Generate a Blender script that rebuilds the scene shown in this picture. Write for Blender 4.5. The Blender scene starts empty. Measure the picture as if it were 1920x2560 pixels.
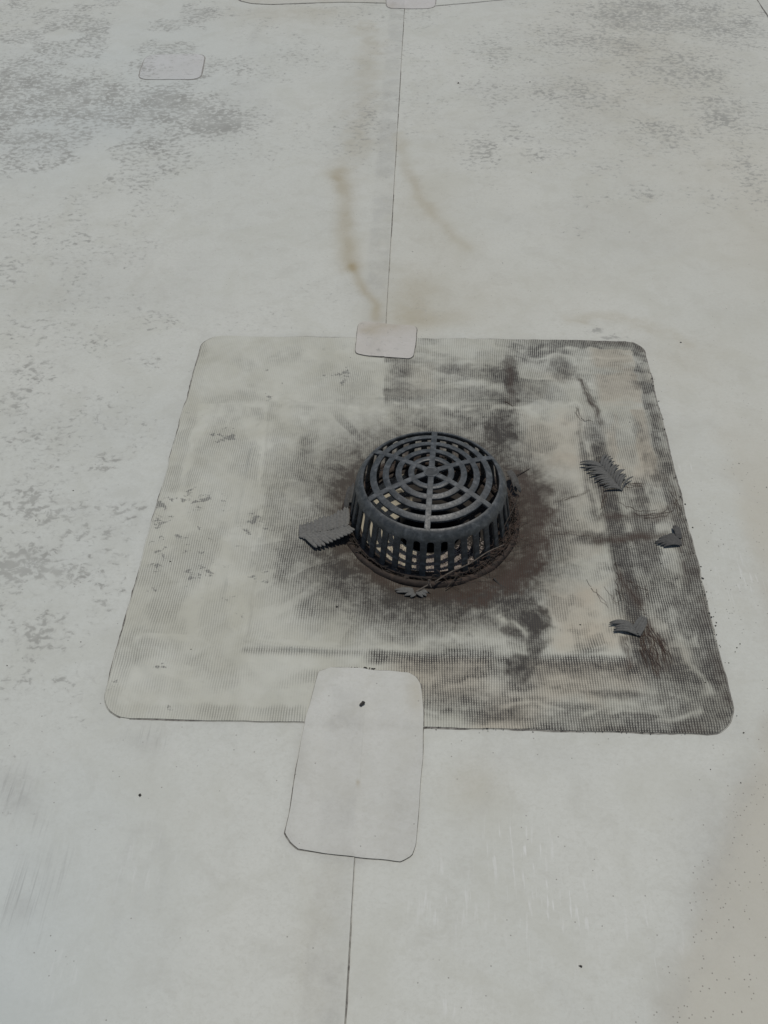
import bpy, bmesh, math, random
import numpy as np
from mathutils import Vector, Matrix, Euler

random.seed(7)
rng = np.random.default_rng(11)
scene = bpy.context.scene
COL = scene.collection
PI = math.pi

# ------------------------------------------------------------------ camera
FOC = 0.92
CAM_LOC = Vector((-0.00753, -1.51302, 1.56541))
CAM_ROT = Euler((0.75165514, 0.01183113, 0.03612746), 'XYZ')
cam_data = bpy.data.cameras.new('camera')
cam_data.sensor_fit = 'VERTICAL'
cam_data.sensor_height = 24.0
cam_data.sensor_width = 18.0
cam_data.lens = 24.0 * FOC
cam_data.clip_start = 0.02
cam_data.clip_end = 500.0
cam = bpy.data.objects.new('camera', cam_data)
COL.objects.link(cam)
cam.location = CAM_LOC
cam.rotation_euler = CAM_ROT
scene.camera = cam

# ------------------------------------------------------------------ sky, sun, exposure
SUN_EL = math.radians(79)
SUN_AZ = math.radians(35)       # from +Y (far side) towards +X
world = bpy.data.worlds.new('World')
scene.world = world
world.use_nodes = True
wn = world.node_tree
for n in list(wn.nodes):
    wn.nodes.remove(n)
sky = wn.nodes.new('ShaderNodeTexSky')
sky.sky_type = 'NISHITA'
sky.sun_disc = False
sky.sun_elevation = SUN_EL
sky.sun_rotation = SUN_AZ
bg = wn.nodes.new('ShaderNodeBackground')
bg.inputs['Strength'].default_value = 0.085
wo = wn.nodes.new('ShaderNodeOutputWorld')
wn.links.new(sky.outputs[0], bg.inputs[0])
wn.links.new(bg.outputs[0], wo.inputs[0])

sun_data = bpy.data.lights.new('sun', 'SUN')
sun_data.energy = 3.0
sun_data.angle = math.radians(0.6)
sun_data.color = (1.0, 0.955, 0.875)
sun = bpy.data.objects.new('sun', sun_data)
COL.objects.link(sun)
sd = Vector((math.sin(SUN_AZ) * math.cos(SUN_EL), math.cos(SUN_AZ) * math.cos(SUN_EL), math.sin(SUN_EL)))
sun.rotation_euler = sd.to_track_quat('Z', 'Y').to_euler()
sun.location = sd * 10

scene.view_settings.view_transform = 'Standard'
scene.view_settings.look = 'None'
scene.view_settings.gamma = 1.0
scene.view_settings.use_curve_mapping = False
scene.view_settings.exposure = -0.43
scene.render.engine = 'CYCLES'
scene.cycles.max_bounces = 6

# ------------------------------------------------------------------ helpers
RM = np.array(CAM_ROT.to_matrix())
CL = np.array(CAM_LOC)
KV = 1920.0 / 1659.0

def at(u, v, z=0.0):
    """Place on the roof under a spot of the reference view (1659 wide)."""
    f = FOC * 2560.0
    d = RM @ np.array([(u * KV - 960.0) / f, (1280.0 - v * KV) / f, -1.0])
    t = (z - CL[2]) / d[2]
    return CL + t * d

def src(x, y, z=0.0):
    return at(x / KV, y / KV, z)

def tag(o, label=None, cat=None, group=None, kind=None):
    if label: o['label'] = label
    if cat: o['category'] = cat
    if group: o['group'] = group
    if kind: o['kind'] = kind
    return o

def empty(name, loc, parent=None):
    o = bpy.data.objects.new(name, None)
    o.empty_display_size = 0.05
    COL.objects.link(o)
    o.location = loc
    if parent: o.parent = parent
    return o

def obj_from(name, verts, faces, mats, parent=None, smooth=True, mat_idx=None, loc=(0, 0, 0)):
    me = bpy.data.meshes.new(name)
    me.from_pydata([tuple(v) for v in verts], [], faces)
    for m in (mats if isinstance(mats, (list, tuple)) else [mats]):
        me.materials.append(m)
    if smooth:
        me.polygons.foreach_set('use_smooth', [True] * len(me.polygons))
    if mat_idx is not None:
        me.polygons.foreach_set('material_index', mat_idx)
    me.update()
    o = bpy.data.objects.new(name, me)
    COL.objects.link(o)
    o.location = loc
    if parent: o.parent = parent
    return o

def bm_obj(name, bm, mats, parent=None, smooth=False, loc=(0, 0, 0)):
    me = bpy.data.meshes.new(name)
    bmesh.ops.recalc_face_normals(bm, faces=bm.faces)
    bm.to_mesh(me); bm.free()
    for m in (mats if isinstance(mats, (list, tuple)) else [mats]):
        me.materials.append(m)
    if smooth:
        me.polygons.foreach_set('use_smooth', [True] * len(me.polygons))
    o = bpy.data.objects.new(name, me)
    COL.objects.link(o)
    o.location = loc
    if parent: o.parent = parent
    return o

def grid_mesh(name, X, Y, Z, keep=None, mats=(), parent=None):
    ny, nx = X.shape
    co = np.stack([X, Y, Z], -1).reshape(-1, 3).astype(np.float32)
    idx = np.arange(ny * nx).reshape(ny, nx)
    q = np.stack([idx[:-1, :-1], idx[:-1, 1:], idx[1:, 1:], idx[1:, :-1]], -1).reshape(-1, 4)
    if keep is not None:
        q = q[keep.reshape(-1)]
    used = np.zeros(ny * nx, bool); used[q.reshape(-1)] = True
    remap = np.cumsum(used) - 1
    co = co[used]; q = remap[q]
    me = bpy.data.meshes.new(name)
    me.vertices.add(len(co)); me.vertices.foreach_set('co', co.reshape(-1))
    me.loops.add(q.size); me.loops.foreach_set('vertex_index', q.reshape(-1).astype(np.int32))
    me.polygons.add(len(q))
    me.polygons.foreach_set('loop_start', (np.arange(len(q)) * 4).astype(np.int32))
    me.polygons.foreach_set('use_smooth', np.ones(len(q), bool))
    me.update(calc_edges=True)
    me.validate()
    for m in mats: me.materials.append(m)
    o = bpy.data.objects.new(name, me)
    COL.objects.link(o)
    if parent: o.parent = parent
    return o, used

def set_attr(o, name, arr):
    a = o.data.attributes.new(name, 'FLOAT_COLOR', 'POINT')
    a.data.foreach_set('color', np.ascontiguousarray(arr, np.float32).reshape(-1))

# --- numpy noise
PERM = rng.random((256, 256))
def vnoise(x, y):
    xi = np.floor(x).astype(int); yi = np.floor(y).astype(int)
    fx = x - xi; fy = y - yi
    fx = fx * fx * fx * (fx * (fx * 6 - 15) + 10); fy = fy * fy * fy * (fy * (fy * 6 - 15) + 10)
    g = lambda a, b: PERM[a & 255, b & 255]
    return (g(xi, yi) * (1 - fx) + g(xi + 1, yi) * fx) * (1 - fy) + (g(xi, yi + 1) * (1 - fx) + g(xi + 1, yi + 1) * fx) * fy

def fbm(x, y, s, octv=4, off=0.0):
    a = 0.5; t = 0; n = 0
    x = x * s + 37.1 + off; y = y * s + 91.7 + off * 1.7
    for _ in range(octv):
        t = t + a * vnoise(x, y); n += a
        x = x * 2.03 + 11.3; y = y * 2.03 + 5.9; a *= 0.5
    return t / n

def sst(a, b, x):
    t = np.clip((x - a) / (b - a), 0, 1)
    return t * t * (3 - 2 * t)

def seg_dist(X, Y, pts):
    d = np.full(X.shape, 1e9)
    for (ax, ay), (bx, by) in zip(pts[:-1], pts[1:]):
        vx, vy = bx - ax, by - ay
        L = vx * vx + vy * vy + 1e-12
        t = np.clip(((X - ax) * vx + (Y - ay) * vy) / L, 0, 1)
        d = np.minimum(d, np.hypot(X - ax - t * vx, Y - ay - t * vy))
    return d

def W2(u, v):
    p = at(u, v); return (p[0], p[1])

def blob(X, Y, u, v, ru, rv, soft=1.0):
    """Gaussian patch of dirt; radii given as view extents at that spot."""
    c = at(u, v); rx = abs(at(u + ru, v)[0] - c[0]); ry = abs(at(u, v - rv)[1] - at(u, v + rv)[1]) / 2
    return np.exp(-(((X - c[0]) / rx) ** 2 + ((Y - c[1]) / ry) ** 2) * soft)

def box(X, Y, u0, v0, u1, v1, s=0.02, wob=0.0, off=0.0):
    """Soft quadrilateral whose sides run along the roof axes."""
    a = at(u0, v0); b = at(u1, v1); m = at((u0 + u1) / 2, (v0 + v1) / 2)
    x0, x1 = sorted((a[0], b[0])); y0, y1 = sorted((a[1], b[1]))
    if wob:
        X = X + (fbm(X, Y, 12, 3, off) - 0.5) * wob; Y = Y + (fbm(X, Y, 12, 3, off + 9) - 0.5) * wob
    return sst(x0 - s, x0 + s, X) * (1 - sst(x1 - s, x1 + s, X)) * sst(y0 - s, y0 + s, Y) * (1 - sst(y1 - s, y1 + s, Y))

def line(X, Y, uv, w, wob=0.0, off=0.0):
    if wob:
        X = X + (fbm(X, Y, 20, 3, off) - 0.5) * wob; Y = Y + (fbm(X, Y, 20, 3, off + 5) - 0.5) * wob
    d = seg_dist(X, Y, [W2(u, v) for u, v in uv])
    return np.exp(-(d / w) ** 2)

# ------------------------------------------------------------------ roof relief
DC = (0.0255, -0.045)       # centre of the drain
TH = 0.0016                 # thickness of the membrane
SEAM_X = -0.100

def H(X, Y, seam=True):
    """Height of the membrane: falls to the drain, ripples and welds."""
    X = np.asarray(X, float); Y = np.asarray(Y, float)
    dx = (X - 0.012) / 0.405; dy = (Y + 0.045) / 0.378
    s = (np.abs(dx) ** 7 + np.abs(dy) ** 7) ** (1 / 7)
    r = np.hypot(X - DC[0], Y - DC[1])
    z = -0.012 * (1 - sst(0.19, 0.36, r)) - 0.006 * (1 - sst(0.94, 1.03, s))
    z = z - 0.006 * (1 - sst(0.19, 0.25, r))
    z = z + 0.0022 * np.exp(-((s - 1.03) / 0.014) ** 2) * (2.0 * sst(.35, .75, fbm(X, Y, 11, 3, 3)))
    fl = np.clip(1.15 - np.maximum(np.abs(X), np.abs(Y)) / 0.62, 0, 1)
    fl = sst(0, 0.25, fl)
    z = z + fl * (0.0110 * (fbm(X, Y, 10, 3, 1) - 0.5) + 0.0042 * (fbm(X, Y, 26, 2, 2) - 0.5))
    z = z + 0.004 * (fbm(X, Y, 1.6, 3, 5) - 0.5)
    return z

def seam_z(X, Y, w=0.004):
    return TH * (1 - sst(SEAM_X, SEAM_X + w, np.asarray(X, float)))

def in_flash(X, Y, w=0.006):
    d = np.maximum(np.abs(X), np.abs(Y)) - 0.6
    return 1 - sst(0.0, w, d)

def top_z(X, Y):
    return H(X, Y) + seam_z(X, Y) + TH * in_flash(np.asarray(X, float), np.asarray(Y, float))

def gz(x, y):
    return float(top_z(np.array([x]), np.array([y]))[0])

# ------------------------------------------------------------------ materials
class NT:
    def __init__(self, name):
        self.m = bpy.data.materials.new(name); self.m.use_nodes = True
        self.t = self.m.node_tree
        for n in list(self.t.nodes): self.t.nodes.remove(n)
        self.out = self.t.nodes.new('ShaderNodeOutputMaterial')
        self.b = self.t.nodes.new('ShaderNodeBsdfPrincipled')
        self.t.links.new(self.b.outputs[0], self.out.inputs[0])
    def n(self, t, **kw):
        x = self.t.nodes.new(t)
        for k, v in kw.items(): setattr(x, k, v)
        return x
    def l(self, a, b): self.t.links.new(a, b)
    def put(self, sock, v):
        if hasattr(v, 'is_output'): self.l(v, sock)
        elif isinstance(v, (tuple, list)) and len(v) == 3 and sock.type == 'RGBA': sock.default_value = (*v, 1)
        else: sock.default_value = v
    def math(self, op, a, b=0.0, c=None, clamp=False):
        x = self.n('ShaderNodeMath', operation=op, use_clamp=clamp)
        self.put(x.inputs[0], a); self.put(x.inputs[1], b)
        if c is not None: self.put(x.inputs[2], c)
        return x.outputs[0]
    def mix(self, f, a, b, mode='MIX'):
        x = self.n('ShaderNodeMix', data_type='RGBA', blend_type=mode, clamp_factor=True)
        self.put(x.inputs[0], f); self.put(x.inputs[6], a); self.put(x.inputs[7], b)
        return x.outputs[2]
    def noise(self, vec, scale, detail=4, rough=0.55, dist=0.0):
        x = self.n('ShaderNodeTexNoise')
        x.inputs['Scale'].default_value = scale; x.inputs['Detail'].default_value = detail
        x.inputs['Roughness'].default_value = rough; x.inputs['Distortion'].default_value = dist
        if vec is not None: self.l(vec, x.inputs['Vector'])
        return x.outputs[0]
    def coord(self, scale=(1, 1, 1), rot=(0, 0, 0)):
        g = self.n('ShaderNodeTexCoord')
        mp = self.n('ShaderNodeMapping')
        mp.inputs['Scale'].default_value = scale; mp.inputs['Rotation'].default_value = rot
        self.l(g.outputs['Object'], mp.inputs[0])
        return mp.outputs[0]
    def step(self, x, lo, hi):
        r = self.n('ShaderNodeMapRange', interpolation_type='SMOOTHSTEP')
        self.put(r.inputs[0], x); self.put(r.inputs[1], lo); self.put(r.inputs[2], hi)
        return r.outputs[0]
    def rng(self, x, a, b, c, d):
        r = self.n('ShaderNodeMapRange')
        for i, v in enumerate((x, a, b, c, d)): self.put(r.inputs[i], v)
        return r.outputs[0]
    def attr(self, name):
        a = self.n('ShaderNodeAttribute', attribute_name=name)
        s = self.n('ShaderNodeSeparateColor'); self.l(a.outputs['Color'], s.inputs[0])
        return s.outputs[0], s.outputs[1], s.outputs[2], a.outputs['Alpha']
    def bump(self, h, strength=0.5, dist=0.001, prev=None):
        x = self.n('ShaderNodeBump')
        x.inputs['Strength'].default_value = strength; x.inputs['Distance'].default_value = dist
        self.l(h, x.inputs['Height'])
        if prev is not None: self.l(prev, x.inputs['Normal'])
        return x.outputs[0]
    def done(self, col, rough=0.6, normal=None, spec=0.3, metal=0.0):
        self.put(self.b.inputs['Base Color'], col)
        self.put(self.b.inputs['Roughness'], rough)
        self.b.inputs['Specular IOR Level'].default_value = spec
        self.b.inputs['Metallic'].default_value = metal
        if normal is not None: self.l(normal, self.b.inputs['Normal'])
        return self.m

MEMB = (0.532, 0.533, 0.480)

def membrane_material(name, base=MEMB, patch=False):
    k = NT(name)
    v = k.coord()
    fleck, tan, grey, scuff = k.attr('stain')
    warm, speck, light, streak = k.attr('tone')
    big = k.noise(v, 2.2, 4, 0.55)
    mid = k.noise(v, 14, 6, 0.65, 0.6)
    fine = k.noise(v, 170, 4, 0.7)
    weave = k.noise(k.coord((1, 1.6, 1)), 520, 2, 0.5)
    c = k.mix(k.rng(big, 0.3, 0.7, 0, 1), base, tuple(b * s for b, s in zip(base, (0.925, 0.935, 0.935))))
    c = k.mix(k.math('MULTIPLY', k.step(mid, 0.46, 0.70), 0.42), c, tuple(b * s for b, s in zip(base, (0.80, 0.79, 0.77))))
    c = k.mix(k.math('MULTIPLY', k.step(fine, 0.50, 0.72), 0.42), c, tuple(b * s for b, s in zip(base, (0.80, 0.79, 0.77))))
    c = k.mix(k.math('MULTIPLY', k.step(weave, 0.55, 0.8), 0.10), c, (0.62, 0.62, 0.60))
    grain = k.noise(k.coord((1.0, 1.4, 1), (0, 0, 0.4)), 95, 7, 0.75, 0.8)
    c = k.mix(k.math('MULTIPLY', k.step(grain, 0.47, 0.66), 0.34), c, tuple(b * s for b, s in zip(base, (0.80, 0.79, 0.76))))
    c = k.mix(k.math('MULTIPLY', k.step(grain, 0.50, 0.30), 0.30), c, tuple(b * 1.10 for b in base))
    cloud = k.noise(v, 5.5, 8, 0.62, 0.9)
    c = k.mix(k.math('MULTIPLY', k.step(cloud, 0.46, 0.64), 0.42), c, tuple(b * s for b, s in zip(base, (0.86, 0.855, 0.82))))
    # warm and cool colour washes across the membrane
    c = k.mix(k.math('MULTIPLY', warm, 0.72, clamp=True), c, (0.445, 0.418, 0.340))
    c = k.mix(k.math('MULTIPLY', k.math('MULTIPLY', warm, -1.0), 0.5, clamp=True), c, (0.470, 0.520, 0.515))
    # grey smudges broken by noise
    sm = k.noise(v, 45, 6, 0.7, 0.8)
    c = k.mix(k.math('MULTIPLY', grey, k.rng(sm, 0.3, 0.7, 0.45, 1.0), clamp=True), c, (0.255, 0.25, 0.235))
    # tan water marks
    c = k.mix(k.math('MULTIPLY', tan, k.rng(mid, 0.3, 0.7, 0.75, 1.0), clamp=True), c, (0.315, 0.265, 0.165))
    # lichen-like grey flecks, thicker where the density is high
    f1 = k.noise(k.coord((1.0, 1.25, 1)), 50, 9, 0.64, 0.45)
    f2 = k.noise(k.coord((1.0, 1.0, 1), (0, 0, 0.6)), 11, 3, 0.5)
    thr = k.math('SUBTRACT', k.math('SUBTRACT', 0.690, k.math('MULTIPLY', fleck, 0.215)), k.math('MULTIPLY', k.math('SUBTRACT', f2, 0.5), 0.20))
    fm = k.step(k.math('SUBTRACT', f1, thr), -0.02, 0.085)
    fm = k.math('MULTIPLY', fm, k.step(fleck, 0.02, 0.14))
    soft = k.math('MULTIPLY', k.step(k.math('SUBTRACT', f1, thr), -0.11, 0.03), k.step(fleck, 0.02, 0.3))
    c = k.mix(k.math('MULTIPLY', soft, 0.20), c, (0.315, 0.312, 0.285))
    tone_v = k.rng(f2, 0.3, 0.7, 0.34, 0.74)
    c = k.mix(k.math('MULTIPLY', fm, tone_v), c, (0.240, 0.237, 0.212))
    # dark pepper specks
    vo = k.n('ShaderNodeTexVoronoi'); vo.inputs['Scale'].default_value = 210
    k.l(v, vo.inputs['Vector'])
    cs = k.n('ShaderNodeSeparateColor'); k.l(vo.outputs['Color'], cs.inputs[0])
    present = k.math('LESS_THAN', cs.outputs[0], k.math('ADD', 0.004, k.math('MULTIPLY', speck, 0.55)))
    dot = k.math('MULTIPLY', present, k.math('SUBTRACT', 1.0, k.step(vo.outputs['Distance'], 0.12, 0.34)))
    c = k.mix(k.math('MULTIPLY', dot, 0.72), c, (0.12, 0.105, 0.09))
    # pale scratches in two directions
    s1 = k.noise(k.coord((130, 14, 1), (0, 0, -0.45)), 1.0, 2, 0.5)
    s2 = k.noise(k.coord((120, 15, 1), (0, 0, 0.30)), 1.0, 2, 0.5)
    ss = k.math('MAXIMUM', k.step(s1, 0.60, 0.70), k.step(s2, 0.62, 0.71))
    c = k.mix(k.math('MULTIPLY', ss, k.math('MULTIPLY', light, 0.50), clamp=True), c, (0.68, 0.68, 0.655))
    # grey scuff strokes
    s3 = k.noise(k.coord((150, 8, 1), (0, 0, -0.25)), 1.0, 4, 0.6)
    c = k.mix(k.math('MULTIPLY', k.step(s3, 0.47, 0.66), k.math('MULTIPLY', scuff, 0.7), clamp=True), c, (0.23, 0.228, 0.215))
    s4 = k.noise(k.coord((220, 5, 1), (0, 0, 0.04)), 1.0, 3, 0.6)
    c = k.mix(k.math('MULTIPLY', k.step(s4, 0.5, 0.68), k.math('MULTIPLY', streak, 0.6), clamp=True), c, (0.22, 0.22, 0.21))
    nb = k.bump(weave, 0.10, 0.0006)
    nb = k.bump(fine, 0.10, 0.0012, nb)
    nb = k.bump(mid, 0.14, 0.006, nb)
    return k.done(c, 0.62, nb, 0.25)

M_ROOF = membrane_material('white_membrane')
M_PATCH = membrane_material('patch_membrane', (0.525, 0.505, 0.478), True)
M_COVER = membrane_material('cover_membrane', (0.545, 0.546, 0.503), True)

def flashing_material():
    k = NT('scrim_membrane')
    v = k.coord()
    S, G, B, L = k.attr('dirt')
    fleck, spare1, spare2, spare3 = k.attr('stain')
    g = k.n('ShaderNodeTexCoord')
    sx = k.n('ShaderNodeSeparateXYZ'); k.l(g.outputs['Object'], sx.inputs[0])
    wob = k.noise(v, 9, 2, 0.5)
    def lines(axis, per, amp, wid):
        p = k.math('ADD', axis, k.math('MULTIPLY', k.math('SUBTRACT', wob, 0.5), amp))
        p = k.math('MULTIPLY', p, 2 * PI / per)
        s = k.math('MULTIPLY_ADD', k.math('SINE', p), 0.5, 0.5)
        lo_ = k.math('MULTIPLY_ADD', S, -0.24, wid)
        return k.step(s, lo_, k.math('ADD', lo_, 0.5))
    gx = lines(sx.outputs[0], 0.00500, 0.010, 0.36)
    gy = lines(sx.outputs[1], 0.00515, 0.010, 0.48)
    grid = k.math('MAXIMUM', gx, k.math('MULTIPLY', gy, k.math('MULTIPLY_ADD', S, 0.55, 0.08)))
    n1 = k.noise(v, 30, 6, 0.65, 0.5)
    n2 = k.noise(v, 110, 4, 0.7)
    n3 = k.noise(v, 7, 5, 0.6, 0.5)
    base = k.mix(k.rng(n3, 0.35, 0.65, 0, 1), (0.492, 0.492, 0.428), (0.428, 0.422, 0.352))
    base = k.mix(k.math('MULTIPLY', L, 0.85, clamp=True), base, (0.435, 0.390, 0.305))
    base = k.mix(k.math('MULTIPLY', k.step(n2, 0.5, 0.75), 0.20), base, (0.34, 0.325, 0.29))
    # film of grime between and over the threads
    n5 = k.noise(v, 75, 7, 0.72, 0.7)
    film = k.math('MULTIPLY', k.math('MULTIPLY_ADD', S, 0.10, G), k.math('MULTIPLY', k.rng(n1, 0.28, 0.72, 0.50, 1.25), k.rng(n5, 0.34, 0.64, 0.82, 1.16)), clamp=True)
    c = k.mix(film, base, (0.066, 0.058, 0.046))
    br = k.math('MULTIPLY', B, k.rng(n1, 0.25, 0.7, 0.45, 1.2), clamp=True)
    grit = k.noise(v, 320, 3, 0.75)
    brc = k.mix(k.step(grit, 0.58, 0.74), (0.046, 0.038, 0.030), (0.165, 0.142, 0.118))
    c = k.mix(br, c, brc)
    lc = k.mix(k.math('MULTIPLY', B, 1.2, clamp=True), (0.040, 0.037, 0.034), (0.050, 0.032, 0.024))
    lm = k.math('MULTIPLY', grid, k.math('MULTIPLY', k.math('MULTIPLY', S, k.rng(n5, 0.36, 0.62, 0.72, 1.12)), k.rng(n1, 0.28, 0.62, 0.74, 1.18)), clamp=True)
    c = k.mix(lm, c, lc)
    # lichen-like flecks (as on the roof)
    f1 = k.noise(k.coord((1.0, 1.25, 1)), 42, 9, 0.66, 0.35)
    thr = k.math('SUBTRACT', 0.690, k.math('MULTIPLY', fleck, 0.20))
    fm = k.math('MULTIPLY', k.step(k.math('SUBTRACT', f1, thr), -0.01, 0.05), k.step(fleck, 0.02, 0.14))
    c = k.mix(k.math('MULTIPLY', fm, k.math('MULTIPLY_ADD', grid, 0.4, 0.42)), c, (0.10, 0.10, 0.095))
    h = k.math('MULTIPLY', grid, k.math('MULTIPLY_ADD', S, -0.8, -0.05))
    nb = k.bump(h, 0.35, 0.0007)
    nb = k.bump(n1, 0.22, 0.004, nb)
    nb = k.bump(grit, 0.20, 0.001, nb)
    return k.done(c, 0.66, nb, 0.22)
M_FLASH = flashing_material()

def simple(name, col, col2=None, scale=60, rough=0.7, bump=0.3, dist=0.001, spec=0.25, metal=0.0, stretch=(1, 1, 1), lo=0.35, hi=0.65):
    k = NT(name)
    v = k.coord(stretch)
    n = k.noise(v, scale, 6, 0.65, 0.3)
    c = k.mix(k.rng(n, lo, hi, 0, 1), col, col2 or tuple(x * 0.6 for x in col))
    return k.done(c, rough, k.bump(n, bump, dist), spec, metal)

M_EDGE = simple('cut_edge_grime', (0.085, 0.078, 0.068), (0.26, 0.25, 0.22), 90)
M_EDGE_PALE = simple('pale_edge_grime', (0.17, 0.16, 0.14), (0.36, 0.35, 0.32), 140)
def iron_material():
    k = NT('weathered_cast_iron')
    v = k.coord()
    n = k.noise(v, 75, 5, 0.6, 0.4)
    n2 = k.noise(v, 190, 4, 0.7)
    n3 = k.noise(v, 24, 4, 0.6)
    c = k.mix(k.rng(n, 0.40, 0.62, 0, 1), (0.035, 0.039, 0.040), (0.076, 0.081, 0.082))
    c = k.mix(k.math('MULTIPLY', k.step(n, 0.56, 0.66), 0.5), c, (0.115, 0.124, 0.127))
    c = k.mix(k.math('MULTIPLY', k.step(n2, 0.6, 0.72), 0.35), c, (0.026, 0.028, 0.030))
    c = k.mix(k.math('MULTIPLY', k.step(n3, 0.52, 0.7), 0.25), c, (0.085, 0.082, 0.075))
    return k.done(c, k.rng(n2, 0.3, 0.7, 0.36, 0.62), k.bump(n2, 0.30, 0.0012), 0.48)
M_IRON = iron_material()
M_RING = simple('rusty_dark_iron', (0.024, 0.020, 0.017), (0.062, 0.045, 0.035), 60, 0.75, 0.5, 0.002)
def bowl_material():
    k = NT('dust_shade_sump'); v = k.coord()
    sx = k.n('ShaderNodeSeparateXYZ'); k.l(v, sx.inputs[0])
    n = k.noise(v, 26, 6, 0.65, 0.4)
    # pale dust on the lit left and near side; shade and wet debris painted dark elsewhere
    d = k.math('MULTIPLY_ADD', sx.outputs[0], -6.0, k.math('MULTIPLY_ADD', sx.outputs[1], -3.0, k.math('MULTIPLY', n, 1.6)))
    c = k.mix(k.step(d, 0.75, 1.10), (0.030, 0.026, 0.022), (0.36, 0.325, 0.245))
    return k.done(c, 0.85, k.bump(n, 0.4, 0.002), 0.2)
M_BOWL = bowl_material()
M_PIPE = simple('dark_pipe', (0.020, 0.019, 0.018), (0.03, 0.028, 0.025), 30, 0.8)
M_GRIT = simple('pale_grit', (0.42, 0.37, 0.33), (0.24, 0.20, 0.18), 260, 0.85)
M_LEAF = simple('grey_dry_leaf', (0.135, 0.134, 0.125), (0.095, 0.094, 0.088), 240, 0.8, 0.35, 0.0008, 0.15)
M_LEAF2 = simple('ash_dry_leaf', (0.170, 0.167, 0.154), (0.110, 0.108, 0.100), 220, 0.8, 0.4, 0.0008, 0.15)
M_LEAF3 = simple('dark_dry_leaf', (0.100, 0.098, 0.092), (0.066, 0.064, 0.060), 240, 0.8, 0.35, 0.0008, 0.15)
M_TWIG = simple('dark_twig', (0.060, 0.050, 0.042), (0.030, 0.025, 0.021), 200, 0.85)
M_TWIG2 = simple('grey_brown_twig', (0.14, 0.12, 0.10), (0.07, 0.058, 0.048), 200, 0.85)
M_ROOT = simple('brown_rootlets', (0.090, 0.062, 0.048), (0.055, 0.036, 0.028), 150, 0.9)
M_CRUMB = simple('black_crumb', (0.030, 0.028, 0.025), (0.06, 0.055, 0.05), 150, 0.9)

# ------------------------------------------------------------------ roof membrane
def spaced(parts):
    a = []
    for lo, hi, st in parts:
        n = max(1, int(round((hi - lo) / st)))
        a.extend(list(lo + (hi - lo) * np.arange(n) / n))
    a.append(parts[-1][1])
    return np.array(a)

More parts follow.
